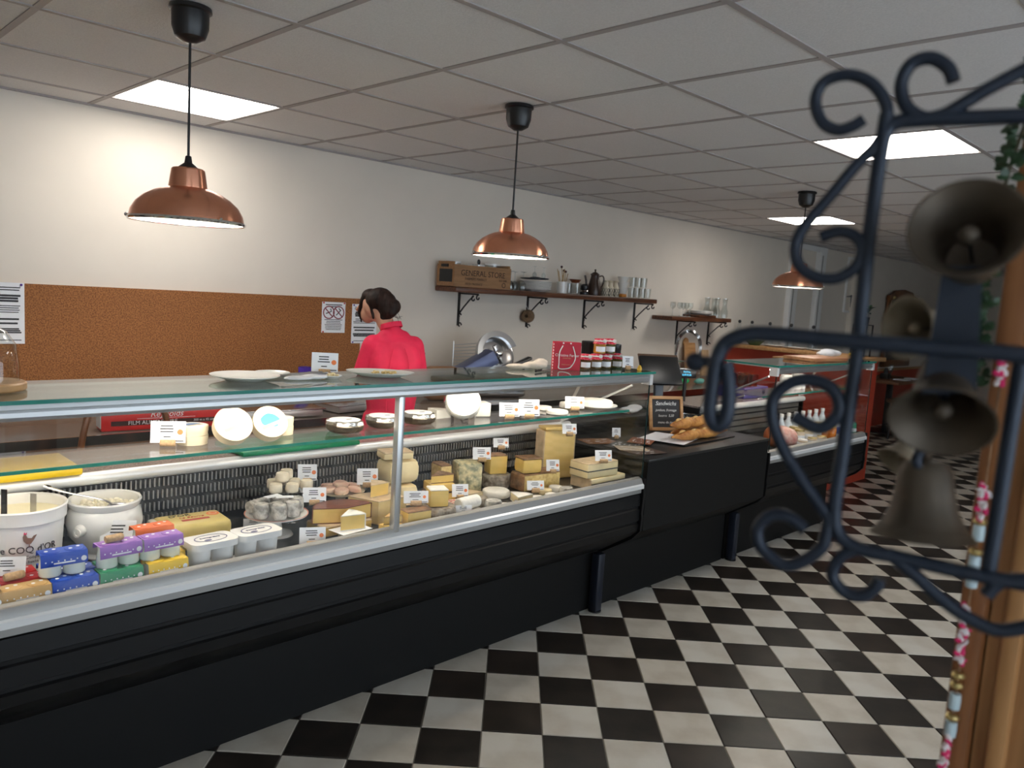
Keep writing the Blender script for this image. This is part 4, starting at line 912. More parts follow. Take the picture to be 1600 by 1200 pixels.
def wp(px, py, z=ZT, ymin=2.25, ymax=2.66):
    P = pz(px, py, z); y = min(max(P.y, ymin), ymax); return Vector((pY(px, py, y).x, y, z))
def S(px, P): return px*mpp(P)
# lower-left group
block((1.560, 2.400, ZT), (.205, .115, .034), 0, 'py', 'rt', 'low yellow cheese slab under the red-brown half wheel', 'tk')
wedge((1.560, 2.405, ZT+.039), .118, .056, 150, 80, 'py', 'rred', 'half wheel of yellow cheese with glossy red-brown rind')
wedge((1.742, 2.425, ZT), .135, .09, 110, 58, 'pp', 'rt', 'wide pale yellow cheese wedge with tan rind at the centre')
wedge((1.742, 2.440, ZT+.092), .09, .05, 50, 30, 'py', 'rt', 'thin yellow cheese wedge standing on the wide pale wedge')
wedge((1.530, 2.288, ZT), .105, .034, 48, 6, 'pc', 'rw', 'low soft wedge with white mould rind against the front rail')
o = MB().bx(-.065, .065, -.042, .042, 0, .0012).build('wrapping_paper', 'paper'); o.location = (1.532, 2.286, ZT+.035); o.rotation_euler = (0, 0, R_(6)); tag(o, 'sheet of white paper between two soft wedges', 'paper')
wedge((1.530, 2.290, ZT+.037), .092, .055, 52, 14, 'py', 'rw', 'creamy yellow wedge with grey-white rind on paper')
block((1.700, 2.276, ZT), (.075, .055, .03), 6, 'py', 'ro', 'small yellow offcut next to the mullion', 'k'); wedge((1.698, 2.278, ZT+.032), .075, .03, 44, 12, 'py', 'ro', 'small ochre-rinded wedge lying on a yellow offcut')
# tall stacked loaf behind the mullion
P = wp(620, 785, ZT, 2.5, 2.6); lf = 'paste_loaf'
block(P, (.15, .13, .085), -12, 'pc', 'rt', 'lower pale loaf-shaped cheese under the tall one', 'b', bev=.03); TL = P
block((P.x-.0, P.y+.005, ZT+.087), (.155, .13, .105), -4, 'pc', 'rt', 'tall pale loaf-shaped cheese with rounded edges', '', bev=.035); block((P.x-.02, P.y-.0, ZT+.193), (.13, .09, .028), -14, 'pc', 'rt', 'pale cut piece lying on top of the tall loaf', 't', bev=.008)
# stacked slices right of it
P = wp(680, 800, ZT, 2.46, 2.56); block((P.x+.065, P.y+.06, ZT), (.12, .09, .04), -10, 'py', 'rb', 'yellow cheese slab at the bottom of the slice pile', 'tk')
block((P.x+.06, P.y+.055, ZT+.046), (.11, .085, .036), -16, 'py', 'ro', 'middle yellow slab in the slice pile', 'k'); wedge((P.x+.055, P.y+.05, ZT+.083), .11, .034, 46, 12, 'py', 'rb', 'brown-rinded wedge on top of the slice pile')
# round with a cut block on it, block beside the mullion
P = wp(684, 815, ZT, 2.31, 2.36); o = drum((P.x, P.y, ZT), .07, .055, 'rg', 'round cheese with mottled brown rind by the front rail', None, name='round_cheese', seg=28); RC = P
block((P.x-.01, P.y+.0, ZT+.057), (.075, .07, .066), -24, 'py', 'rw', 'upright yellow block standing on the mottled round cheese', 't')
P = wp(648, 828, ZT, 2.27, 2.3); block((P.x+.005, 2.275, ZT), (.105, .06, .066), -5, 'py', 'rb', 'yellow block with thin brown rind beside the mullion', 't')
P = wp(722, 800, ZT, 2.28, 2.33); log((2.092, 2.295, ZT+.021), .026, .115, 'rw', 'thick white goat cheese log on the front board', 'white cheeses at the front', 6)
o = MB().rbox((0, 0, .01), (.125, .08, .02), .004).build('marble_slab', 'ceramic'); o.location = (2.092, 2.29, ZT); tag(o, 'small white slab under the goat cheese log', 'slab')
# blue cheese pair
P = wp(728, 765, ZT, 2.5, 2.58); block((P.x-.112, P.y+.045, ZT), (.055, .09, .125), -10, 'speck', 'rb', 'narrow brown-rinded piece behind the blue cheese', 'tk'); block(P, (.115, .105, .135), -22, 'blue', 'rg', 'tall blue-veined cheese block with a tan top', '', bev=.012)
# grey round with wedge
P = wp(777, 760, ZT, 2.46, 2.56); drum((P.x, P.y+.02, ZT), .075, .06, 'rg', 'grey-rinded round cheese behind the small goat cheeses', None, name='round_cheese', seg=28)
block((P.x, P.y+.02, ZT+.062), (.088, .07, .085), -18, 'py', 'rb', 'yellow block with brown top on the grey round cheese', 't')
# speckled long block with a wedge
P = wp(838, 768, ZT, 2.445, 2.5); block((P.x, P.y+.01, ZT), (.22, .10, .075), -6, 'speck', 'rb', 'long speckled yellow block with dark rind', 'tl'); block((P.x-.055, P.y+.012, ZT+.080), (.105, .085, .068), -14, 'py', 'rb', 'yellow block with dark top lying on the long speckled one', 't', bev=.014)
# big slab
P = Vector((pY(866, 720, 2.55).x, 2.55, ZT)); block((P.x, 2.55, ZT), (.185, .075, .245), -12, 'comte', 'rt', 'very tall pale yellow slab of hard cheese', 'lr', bev=.008); block((P.x-.03, 2.54, ZT+.248), (.13, .085, .014), -20, 'comte', 'rt', 'flat slice lying on top of the tall slab', '', bev=.004); BS = P
# ash-line pair
block((2.975, 2.335, ZT), (.26, .13, .052), 0, 'pc', 'rt', 'lower pale cheese slab with an ash line at the end pane', 'l', line='ashline'); block((2.935, 2.335, ZT+.054), (.215, .12, .068), -3, 'pc', 'rt', 'upper pale cheese slab with a dark ash line through it', 't', line='ashline')
# small cheeses at the front
ga = 'small goat cheeses at the front rail'
for px, py, r, h_, m_, lab in ((750, 792, .034, .042, 'rg', 'brown mottled goat cheese behind the dark one'), (770, 800, .036, .042, 'ash', 'dark grey ash-coated goat cheese at the rail'), (884, 778, .032, .036, 'ash', 'blue-grey mould-coated goat cheese near the ash-line slabs'), (862, 785, .034, .018, 'rw', 'flat white disc cheese beside the blue-grey one'), (840, 790, .036, .018, 'rw', 'flat white disc cheese beside the brie wedge'), (852, 772, .03, .024, 'pc', 'flat cream-coloured disc cheese behind the white discs'), (790, 803, .03, .014, 'rw', 'thin white disc cheese next to the dark goat cheese'), (868, 768, .034, .026, 'rw', 'thicker white disc cheese behind the white discs')):
    P = wp(px, py, ZT, 2.280, 2.5); drum(P, r, h_, m_, lab, ga, seg=22)
P = wp(775, 775, ZT, 2.4, 2.44); o = drum(P, .062, .03, 'rw', 'wide flat white-rinded cheese in the middle', None, name='soft_cheese', seg=30)
P = wp(812, 788, ZT, 2.30, 2.31); wedge(P, .10, .036, 60, 35, 'pc', 'rw', 'white-rinded brie wedge by the front rail')
P = wp(714, 782, ZT, 2.40, 2.42); o = MB().lathe([(0, 0), (.045, 0), (.05, .004), (.046, .012), (0, .014)], 20, jit=.1).build('red_checked_cheese', mat('red_check', (.62, .12, .1), .5, col2=(.8, .7, .62), scale=70, lo=.45, hi=.55)); o.location = P; tag(o, 'flat cheese in red and white checked paper', 'cheese')
P = wp(738, 768, ZT, 2.45, 2.455); wedge((P.x, P.y, ZT), .085, .03, 50, 22, 'pc', 'rt', 'low cream wedge in front of the blue cheese')
# cards in the well
cz = ZT
for a in (((480, 752), 27, 24, ZT+.118, 'price card tucked behind the pale goat cheeses'), ((574, 762), 30, 24, ZT+.09, 'price card standing on the plate of wrinkled cheeses'), ((491, 790), 33, 22, ZT+.08, 'price card standing on the red-brown half wheel'),
          ((488, 855), 37, 24, ZT, 'price card before the red-brown half wheel by the rail'), ((650, 791), 36, 18, ZT+.0705, 'price card on the yellow block beside the mullion'),
          ((719, 781), 24, 19, ZT+.03, 'price card above the red checked cheese'), ((753, 722), 27, 18, ZT+.137, 'price card on the tall blue-veined block'), ((783, 703), 23, 14, ZT+.149, 'price card on the block above the grey round cheese'),
          ((864, 740), 20, 17, ZT+.078, 'price card on the long speckled block'), ((890, 682), 22, 15, ZT+.264, 'price card on top of the tall slab'), ((943, 727), 26, 16, ZT+.124, 'price card on the upper ash-line slab'),
          ((837, 770), 26, 14, ZT+.026, 'price card among the white disc cheeses'), ((724, 812), 24, 11, ZT+.021, 'price card leaning low before the goat cheese log'), ((818, 795), 28, 8, ZT, 'price card lying low before the brie wedge'), ((466, 866), 34, 8, ZT, 'price card lying low before the pedestal plate'), ((397, 823), 30, 12, ZT, 'price card half hidden behind the joined white tubs')):
    (px, py), w_, h_, z, lab = a; P = pz(px, py, z); y = min(max(P.y, 2.262), 2.64); P = Vector((pY(px, py, y).x, y, z)); s_ = mpp(P); card(P, w_*s_*1.08, h_*s_*1.05, lab, -28, -14, h_ > 13, h_ > 13)

# ================================================================== CHEESE COUNTER: glass shelf
ZS = 1.066
def sp(px, py=None, Y=2.40):
    P = pY(px, 680, Y); return Vector((P.x, Y, ZS))
woodbox = mat('poplar_box', (.78, .66, .46), .5, noise_=.1, scale=10)
def cbox(P, r, h_, label, lab2, rot=(0, 0, 0), printc=None, group='round wooden cheese boxes on the glass shelf'):
    t = thing('cheese_box', label, 'cheese box', P, rot, group)
    MB().lathe([(0, 0), (r, 0), (r, h_*.62), (0, h_*.62)], 32).build('box', woodbox, t)
    MB().lathe([(0, h_), (r*1.03, h_), (r*1.03, h_*.4), (r*1.005, h_*.4), (r*1.005, h_*.95)], 32).build('lid', woodbox, t)
    MB().at((0, 0, h_)).lathe([(0, 0), (r*.93, 0), (r*.93, .0006), (0, .0006)], 32).build('paper_label', 'paper', t)
    if printc:
        MB().at((0, .004, h_+.0007), sc=(1, .8, 1)).lathe([(0, 0), (r*.58, 0), (r*.58, .0004), (0, .0004)], 28, jit=.15).build('printed_picture', printc, t)
        MB().at((.002, -.012, h_+.0012), (0, 0, R_(20))).box((0, 0, 0), (r*1.25, r*.2, .0004)).build('printed_banner', mat('banner_tan', (.6, .45, .25), .5), t)
    return t
cpx(262, 698, 48, 33, ZS, 'large price card at the left of the round boxes on the shelf', group='price cards on the glass shelf')
skyb = mat('print_sky', (.04, .26, .55), .5); palep = mat('print_pale', (.50, .66, .74), .5)  # one even bright blue and one even pale blue for the box pictures
P = sp(301, Y=2.43)
for k in range(2): cbox((P.x, P.y, ZS+k*.030), .045, .029, 'wooden box at the bottom of the stack of two' if k == 0 else 'wooden box with blue label on top of the stack of two', '', (0, 0, 0), mat('print_navy', (.08, .16, .35), .5) if k else None)
P = sp(360, Y=2.375); yaw_ = math.atan2(P.x, P.y)
cbox((P.x, P.y, ZS+.047), .058, .038, 'round wooden box with a pale label leaning upright', '', (R_(54), 0, R_(-8)), palep)
P = sp(417, Y=2.375); cbox((P.x, P.y, ZS+.045), .055, .038, 'round wooden box with a bright blue picture leaning upright', '', (R_(54), 0, R_(-8)), skyb)
P = sp(441, Y=2.45)
for k in range(2): cbox((P.x, P.y, ZS+k*.030), .036, .029, 'small box at the base behind the blue-picture box' if k == 0 else 'small box on top behind the blue-picture box', '')
for px, Y, lab in ((538, 2.40, 'foil-rimmed round cheese beside the green board'), (598, 2.42, 'foil-rimmed round cheese between two others'), (652, 2.43, 'foil-rimmed round cheese behind the mullion')):
    P = sp(px, Y=Y); t = thing('foil_cheese', lab, 'cheese', P, 0, 'foil-wrapped round cheeses on the shelf'); t.scale = (1.05, 1.05, 1.4)
    MB().lathe([(0, 0), (.05, 0), (.062, .008), (.066, .018), (.060, .027)], 40, jit=.10).build('foil_wrap', 'foild', t)
    MB().lathe([(.058, .020), (.0655, .021), (.062, .0285), (.052, .031)], 40, jit=.12).build('foil_edge', 'foil', t)
    MB().lathe([(0, .0315), (.053, .031), (.055, .027), (.054, .022)], 32).build('white_top', 'white', t); MB().at((.01, -.01, .0317)).box((0, 0, 0), (.022, .006, .0005)).build('printed_mark', 'ink', t)
# wrapped brie wheels
P = sp(720, Y=2.41); t = thing('brie_wheel', 'white brie wheel in clear film propped at a slant', 'cheese', (P.x, P.y, ZS+.066), (R_(58), 0, R_(-36)))
MB().lathe([(0, 0), (.068, 0), (.073, .008), (.073, .03), (.068, .038), (0, .039)], 36).build('wheel', 'rw', t); MB().lathe([(.072, -.002), (.077, .004), (.076, .036), (.07, .041)], 30, jit=.1).build('film', 'glassw', t)
P = sp(742, Y=2.45); block((P.x+.03, P.y+.01, ZS), (.075, .07, .055), -20, 'pw', 'rw', 'white square cheese block beside the slanted brie', 't'); P = sp(683, Y=2.49); wedge((P.x, P.y, ZS), .075, .036, 80, 40, 'pw', 'rw', 'white wedge behind the slanted brie')
cpx(796, 655, 31, 21, ZS, 'price card between the slanted brie and the white discs', group='price cards on the glass shelf'); cpx(827, 654, 32, 25, ZS, 'taller price card before the flat white cheeses', group='price cards on the glass shelf')
for px, Y, r, h_, lab in ((846, 2.47, .04, .016, 'thin white disc cheese on the shelf by the cards'), (868, 2.35, .05, .018, 'white disc cheese in the middle of the shelf'), (885, 2.46, .045, .026, 'thicker white disc cheese at the shelf back'), (818, 2.47, .04, .008, 'very thin white cheese slice at the shelf edge')):
    P = sp(px, Y=Y); drum(P, r, h_, 'rw', lab, 'white disc cheeses on the glass shelf', seg=24, jit=.04)
cpx(898, 642, 30, 18, ZS+.0, 'price card in front of the large white cheese', group='price cards on the glass shelf')
P = sp(930, Y=2.42); t = thing('large_white_cheese', 'large flat white cheese on a plate at the shelf end', 'cheese', P+Vector((-.02, -.005, 0))); t.scale = (.9, .9, 1)
MB().lathe([(0, 0), (.09, 0), (.118, .012), (.118, .015), (.09, .005), (0, .005)], 36).build('plate', 'ceramic', t); MB().lathe([(0, .006), (.085, .006), (.092, .012), (.092, .03), (.085, .038), (0, .038)], 36, jit=.02).build('cheese', 'rw', t)
# worktop boards, white cup
o = MB().rbox((0, 0, .012), (.62, .25, .024), .006).build('chopping_board', 'yellow_b'); o.location = (pY(130, 742, 2.67).x-.31, 2.795, .9425); tag(o, 'yellow plastic chopping board on the granite worktop', 'chopping board')
P = pz(470, 697, .95); gx0, gx1 = pY(380, 708, 2.67).x, pY(563, 688, 2.67).x; o = MB().rbox((0, 0, .009), (gx1-gx0, .24, .018), .005).build('chopping_board', 'green_b'); o.location = ((gx0+gx1)/2, 2.79, .9425); tag(o, 'green plastic chopping board on the granite worktop', 'chopping board')
P = pz(958, 676, .941); t = thing('small_cup', 'small white footed cup holding picks on the worktop', 'cup', (2.98, 2.80, .9405))
MB().lathe([(0, 0), (.02, 0), (.012, .012), (.026, .03), (.03, .065), (.027, .065), (.022, .032), (0, .02)], 20).build('cup', 'ceramic', t)
for k in range(4): MB().tube([(0, 0, .03), (random.uniform(-.03, .03), random.uniform(-.02, .02), .10)], .0022, 5).build('pick', 'white', t)

# ================================================================== ON TOP OF THE CHEESE COUNTER
ZTOP = 1.2648
def tp(px, py, Y=2.40): return Vector((pY(px, py, Y).x, Y, ZTOP))
P = tp(-22, 600, 2.40); t = thing('glass_cloche', 'glass cloche on a round wooden base at the end of the counter top', 'cloche', P)
MB().lathe([(0, 0), (.088, 0), (.092, .004), (.092, .018), (.088, .022), (0, .022)], 40).build('wooden_base', 'wood', t)
MB().lathe([(.076, .023), (.076, .07), (.068, .12), (.045, .155), (.015, .17), (0, .171)], 36).build('dome', 'glassw', t); MB().sph((0, 0, .185), .014, 12).build('knob', 'glassw', t)
pl = MB().lathe([(0, 0), (.06, 0), (.066, .004), (.108, .016), (.110, .019), (.064, .009), (0, .007)], 44).mesh('plate'); 
P = tp(383, 593); o = obj('plate', pl, 'ceramic'); o.location = (P.x, 2.40, ZTOP); tag(o, 'empty white dinner plate on the counter top', 'plate')
o = MB().lathe([(0, 0), (.035, 0), (.06, .012), (.058, .014), (.034, .005), (0, .005)], 30).build('small_plate', 'ceramic'); P = tp(432, 584); o.location = (P.x+.03, 2.485, ZTOP); tag(o, 'small white saucer behind the empty dinner plate', 'plate')
P = tp(468, 591); t = thing('serving_tongs', 'steel tongs lying on a crumpled napkin on the counter top', 'tongs', (P.x, 2.37, ZTOP+.018), R_(14))
for s_ in (-1, 1): MB().tube(smooth_path([(-.09, s_*.004, 0), (0, s_*.014, .003), (.07, s_*.02, 0), (.095, s_*.012, 0)]), [.004]*8+[.008]*8, 6, .4).build('arm', 'steel', t)
MB().sph((-.092, 0, 0), (.01, .008, .004), 8).build('hinge', 'steel', t)
o = blob('paper_napkin', [('s', (-.03, 0, .006), (.06, .035, .007)), ('s', (.03, .005, .008), (.05, .04, .008))], 'paper', None, .005, 2); o.location = (P.x+.01, 2.365, ZTOP); tag(o, 'crumpled white napkin under the tongs', 'napkin')
P = tp(519, 591, 2.365); t = thing('tasting_dish', 'small white dish of cheese cubes beside the tongs', 'dish', (P.x, 2.365, ZTOP))
MB().lathe([(0, 0), (.022, 0), (.034, .01), (.033, .012), (.02, .005), (0, .005)], 26).build('dish', 'ceramic', t)
for k in range(9): a = R_(40*k); MB().at((.013*math.cos(a)*(k % 3)/1.5, .013*math.sin(a)*(k % 3)/1.5, .011+.004*(k % 2)), (0, 0, a)).rbox((0, 0, 0), (.011, .010, .009), .002, 1).build('cheese_cube', 'pc', t)
P = tp(507, 580, 2.46); card((P.x, 2.46, ZTOP), .093, .068, 'white price card with orange seal standing on the counter top', -34, -8, True, True, None)
P = tp(594, 584, 2.375); t = thing('oval_plate', 'oval white plate with grated cheese before the worker', 'plate', (P.x, 2.375, ZTOP), R_(-38))
MB().lathe([(0, 0), (.06, 0), (.068, .004), (.10, .016), (.102, .019), (.064, .009), (0, .007)], 44, sx=1.22, sy=.86).build('plate', 'ceramic', t)
for k in range(22): a = random.uniform(0, 6.28); r = .04*math.sqrt(random.random()); MB().at((r*math.cos(a)*1.3+.01, r*math.sin(a)*.7, .012+random.uniform(0, .006)), (0, random.uniform(-.3, .3), a)).rbox((0, 0, 0), (.016, .009, .006), .0015, 1).build('cheese_bit', 'pp', t)
P = tp(842, 580); o = blob('folded_cloth', [('s', (-.05, 0, .012), (.06, .03, .012)), ('s', (.03, .01, .018), (.06, .03, .018)), ('s', (.06, .02, .03), (.035, .02, .02))], mat('beige_cloth', (.72, .62, .52), .8), None, .006, 2); o.location = (P.x-.045, 2.42, ZTOP); o.rotation_euler = (0, 0, R_(-30)); tag(o, 'folded beige cloth next to the red gift bag', 'cloth')
t = thing('cheese_knife', 'steel cheese knife resting on the folded cloth', 'knife', (P.x-.06, 2.33, ZTOP+.006), (0, 0, R_(20))); MB().tube([(-.06, 0, 0), (.0, 0, 0)], .005, 8).build('handle', 'dsteel', t); MB().bx(0, .09, -.009, .009, -.001, .001).build('blade', 'steel', t)
# red gift bag
P = tp(884, 565, 2.36); t = thing('gift_bag', 'small red paper gift bag with white cord handles', 'bag', (P.x, 2.36, ZTOP), R_(-38))
bw, bh, bd_ = .125, .128, .045
MB().prism([(-bw/2, -bd_/2), (bw/2, -bd_/2), (bw/2, bd_/2), (-bw/2, bd_/2)], 0, bh).build('bag_body', 'bag', t)
MB().tube(smooth_path([(-.022, -bd_/2-.002, bh-.016), (-.036, -bd_/2-.004, .08), (-.036, -bd_/2-.004, .03), (-.034, -bd_/2-.004, .008), (.0, -bd_/2-.004, .008), (.022, -bd_/2-.004, .02), (.038, -bd_/2-.004, .06), (.024, -bd_/2-.002, bh-.018)]), .0026, 6).build('cord_handle', 'cordw', t)
for x_ in (-.02, .014): MB().at((x_, -bd_/2, bh-.005), (R_(90), 0, 0)).lathe([(0, 0), (.004, 0), (.004, .001), (0, .001)], 10).build('eyelet', 'cordw', t)
for k in range(9): MB().at((-bw/2-.0008, -bd_/2+.004, .008+k*.0135)).box((0, 0, 0), (.002, .012, .006)).build('printed_stripe', 'cordw', t)
txt('Christine Ferber', .0165, 'cordw', t, (.0, -bd_/2-.0006, .068)); txt('CONFITURES', .0065, mat('gold_print', (.6, .35, .15), .5), t, (.0, -bd_/2-.0006, .055)); txt('Niedermorschwihr', .006, mat('gold_print', (.6, .35, .15), .5), t, (0, -bd_/2-.0006, .026))
# jam jars
check = mat('jar_cloth', (.66, .02, .06), .7, col2=(.86, .72, .72), scale=160, lo=.36, hi=.44)
def jam(P, col, label):
    t = thing('jam_jar', label, 'jar', P, R_(-38), 'jam jars with red cloth tops')
    MB().lathe([(0, 0), (.026, 0), (.0295, .004), (.0295, .045), (.025, .052), (0, .052)], 22).build('jam', mat('jam%s' % str(col), col, .12), t)
    MB().lathe([(0, .072), (.02, .071), (.027, .068), (.0275, .056), (.030, .052), (.034, .046)], 26, jit=.12).build('cloth_top', check, t)
    MB().lathe([(.0282, .058), (.0305, .058), (.0305, .064), (.0282, .064), (.0282, .058)], 22).build('ribbon', 'cordw', t)
    MB().at((.016, -.027, .061)).sph((0, 0, 0), (.010, .006, .009), 8).build('bow', 'cordw', t)
    lb = MB(); lb.add([(.0302*math.sin(R_(a)), -.0302*math.cos(R_(a)), z) for a in (-48, -24, 0, 24, 48) for z in (.010, .034)], [(2*i, 2*i+2, 2*i+3, 2*i+1) for i in range(4)]); lb.build('label', 'paper', t)
    return t
jc = [(.10, .045, .012), (.16, .10, .03), (.13, .09, .03), (.10, .10, .02)]
jx = [tp(px, 565, 2.365) for px in (914, 931, 946, 963)]
for k, q in enumerate(jx): jam((q.x+.0, 2.365-.0*k, ZTOP), jc[k], ['jam jar with red cloth top touching the red bag', 'second jam jar from the red bag in the lower row', 'third jam jar from the red bag in the lower row', 'last jam jar of the lower row beside the small card'][k])
jam((tp(945, 540, 2.367).x-.037, 2.367, ZTOP+.0725), (.42, .20, .03), 'upper jam jar with amber jam'); jam((tp(945, 540, 2.367).x+.037, 2.367, ZTOP+.0725), (.12, .10, .03), 'upper jam jar with dark green jam')
for px, h_, lab in ((917, .125, 'tall black canister behind the jam jars near the bag'), (960, .11, 'black canister behind the last jam jars')):
    P = tp(px, 560, 2.45); o = MB().lathe([(0, 0), (.03, 0), (.03, h_-.03), (.031, h_-.028), (.031, h_-.004), (.028, h_), (0, h_)], 24).build('black_canister', 'black'); o.location = (P.x, 2.45, ZTOP); tag(o, lab, 'canister')
P = tp(981, 577, 2.275); card((P.x, 2.275, ZTOP), .055, .055, 'white price card beside the jam jars', -32, -10, False, True, None)
P = tp(999, 579, 2.24); o = MB().lathe([(0, 0), (.01, 0), (.012, .008), (.008, .02), (.004, .026), (0, .027)], 12).build('yellow_figurine', mat('yellow_fig', (.7, .42, .04), .4)); o.location = (P.x, 2.24, ZTOP); tag(o, 'tiny yellow figurine at the end of the counter top', 'figurine')

# ================================================================== BREAD COUNTER
ZK = .8295
def kp(px, py): P = pz(px, py, ZK); return Vector((P.x, P.y, ZK))
def baguette(P, L_, label, rz, dz=0):
    t = thing('baguette', label, 'baguette', (P.x, P.y, ZK+dz), R_(rz), 'baguettes on the black counter')
    n = 24; pts = [((i/n-.5)*L_, .006*math.sin(i*.7), .028) for i in range(n+1)]; rr = [.034*max(.12, (1-abs(2*i/n-1)**3.2))*(1+.07*math.sin(i*1.9)) for i in range(n+1)]
    MB().tube(pts, rr, 18, .82).build('loaf', 'bread', t)
    for k in range(4):
        x = (-.33+.2*k)*L_; MB().tube(smooth_path([(x-.05, -.016, .050), (x, -.002, .0565), (x+.055, .014, .053)]), [.002]*3+[.010]*5+[.002]*3, 8, .5).build('score_ridge', mat('bread_ridge', (.74, .46, .17), .6, noise_=.3, scale=30), t)
    return t
o = MB().rbox((0, 0, .005), (.56, .24, .01), .004).build('black_tray', 'black'); o.location = (3.93, 2.42, ZK); o.rotation_euler = (0, 0, R_(2)); tag(o, 'flat black tray under the baguettes', 'tray')
o = MB().bx(-.14, .14, -.13, .13, 0, .001).build('white_paper', 'paper'); o.location = (3.74, 2.455, ZK+.0105); o.rotation_euler = (0, 0, R_(15)); tag(o, 'sheet of white paper under the ends of the baguettes', 'paper')
baguette(Vector((pY(1093, 688, 2.36).x, 2.36, 0)), .56, 'front baguette nearest the counter edge', -1, .012); baguette(Vector((pY(1085, 672, 2.455).x, 2.455, 0)), .52, 'middle baguette with deep scores', 2, .012); baguette(Vector((pY(1080, 668, 2.40).x, 2.40, 0)), .48, 'baguette lying on top of the other two', 4, .074)
for px, py, w_, d_, rz, col, lab in ((935, 690, .2, .14, -20, (.30, .13, .05), 'brown leaflet on the black counter against the glass end'), (975, 697, .22, .15, 15, (.05, .05, .05), 'black and white printed leaflet on the black counter'), (1005, 707, .2, .14, -12, (.06, .03, .02), 'dark brown leaflet beside the baguettes'), (965, 706, .16, .12, -35, (.62, .5, .36), 'cream leaflet at the corner of the black counter'), (1012, 690, .18, .13, 25, (.28, .09, .04), 'rust coloured leaflet behind the dark ones')):
    P = kp(px, py); LK = globals().get('LK', 0)+1; P.x = min(max(3.30, P.x), 3.52); P.y = min(max(2.28, P.y), 2.7)
    t = thing('leaflet', lab, 'leaflet', (P.x, P.y, ZK+.0003+.0017*LK), R_(rz), 'leaflets on the black counter'); MB().bx(-w_/2, w_/2, -d_/2, d_/2, 0, .0012).build('sheet', mat('leaflet%d' % px, col, .35), t)
    b_ = MB(); rnd = random.Random(px)
    for k in range(14): x, y = rnd.uniform(-.4, .4)*w_, rnd.uniform(-.4, .4)*d_; b_.bx(x-.012, x+.012, y-.003, y+.003, .0012, .0015)
    b_.build('print', 'paper', t)['kind'] = 'stuff'
P = Vector((pY(1040, 665, 2.64).x, 2.64, ZK)); t = thing('chalkboard_sign', 'small wood-framed chalkboard with handwriting leaning behind the baguettes', 'chalkboard', P+Vector((0, -.01, .003)), (R_(-13), 0, R_(-26)))
MB().bx(-.105, .105, .002, .008, .005, .205).build('slate', 'chalk', t)
for nm, b_ in (('frame_rail', MB().rbox((0, 0, .012), (.23, .018, .02), .004)), ('frame_rail', MB().rbox((0, 0, .2), (.23, .018, .02), .004)), ('frame_stile', MB().rbox((-.105, 0, .106), (.02, .018, .208), .004)), ('frame_stile', MB().rbox((.105, 0, .106), (.02, .018, .208), .004))): b_.build(nm, 'wood', t)
for s_, sz, z in (('Sandwichs', .034, .165), ('jambon, fromage', .021, .125), ('beurre  5,50', .021, .092), ('menu du jour', .021, .052)): txt(s_, sz, 'chalkw', t, (0, .001, z), shear=.3)
P = Vector((pY(1078, 660, 2.68).x, 2.68, ZK)); t = thing('glass_bowl', 'clear glass bowl behind the baguettes', 'bowl', P)
MB().lathe([(0, 0), (.05, 0), (.075, .04), (.085, .065), (.082, .066), (.07, .04), (.046, .005), (0, .005)], 28).build('bowl', 'glassw', t); MB().lathe([(.082, .065), (.087, .065), (.087, .069), (.082, .069), (.082, .065)], 28).build('rim', 'rim', t)
P = Vector((pY(1128, 678, 2.6).x, 2.60, ZK)); o = blob('oven_mitt', [('s', (0, 0, .025), (.07, .045, .025)), ('s', (.07, .01, .03), (.04, .035, .028)), ('s', (-.02, -.03, .02), (.035, .02, .018))], 'black', None, .008, 3); o.location = P; tag(o, 'crumpled black cloth at the end of the black counter', 'cloth')
P = Vector((3.47, 2.62, ZK)); card(P, .05, .05, 'tiny white price card on the black counter by the glass end', -30, -8, False, True, None)
o = blob('white_cloth', [('s', (0, 0, .02), (.09, .05, .02)), ('s', (.07, .01, .03), (.06, .045, .02))], 'paper', None, .008, 3); o.location = (3.95, 2.90, .9005); tag(o, 'crumpled white cloth on the ledge behind the bread', 'cloth')

# ================================================================== SHORT COUNTER CONTENTS
def jar(P, r, h_, body, lid, label, group, name='preserve_jar', band=None):
    t = thing(name, label, 'jar', P, 0, group)
    MB().lathe([(0, 0), (r*.95, 0), (r, .004), (r, h_*.78), (r*.85, h_*.86), (0, h_*.86)], 18).build('jar', body, t)
    MB().lathe([(0, h_), (r*.86, h_), (r*.9, h_*.98), (r*.9, h_*.86), (r*.8, h_*.86)], 18).build('lid', lid, t)
    if band: MB().lathe([(r*1.01, h_*.2), (r*1.02, h_*.2), (r*1.02, h_*.62), (r*1.01, h_*.62), (r*1.01, h_*.2)], 18).build('label', band, t)
    return t
gold = mat('gold_lid', (.62, .48, .2), .3, metal=.8); pate = mat('pate', (.62, .5, .36), .3); orangej = mat('orange_preserve', (.62, .2, .03), .15)
ham = thing('ham_joint', 'large cooked ham joint with a brown rind and pink cut face', 'ham', (pY(1220, 690, 2.33).x, 2.33, ZT), R_(-30))
blob('meat', [('s', (0, 0, .075), (.085, .07, .075)), ('s', (.045, .0, .068), (.07, .068, .068))], 'ham', ham, .012, 4); blob('rind', [('s', (-.045, .008, .075), (.075, .07, .075))], 'hamr', ham, .012, 3)
g = 'gold-lidded preserve jars in the short counter'
def vx(px, py, Y): return pY(px, py, Y).x
for k, (px, y) in enumerate(((1213, 2.415), (1227, 2.415), (1241, 2.415), (1254, 2.415), (1267, 2.415), (1279, 2.415), (1236, 2.34), (1250, 2.34), (1263, 2.34), (1276, 2.34))):
    jar((vx(px, 668, y), y, ZT), .036, .10, pate, gold, 'preserve jar with gold lid in the row just before the bottles' if y > 2.4 else 'preserve jar with gold lid in the row behind the low jars', g, band='paper')
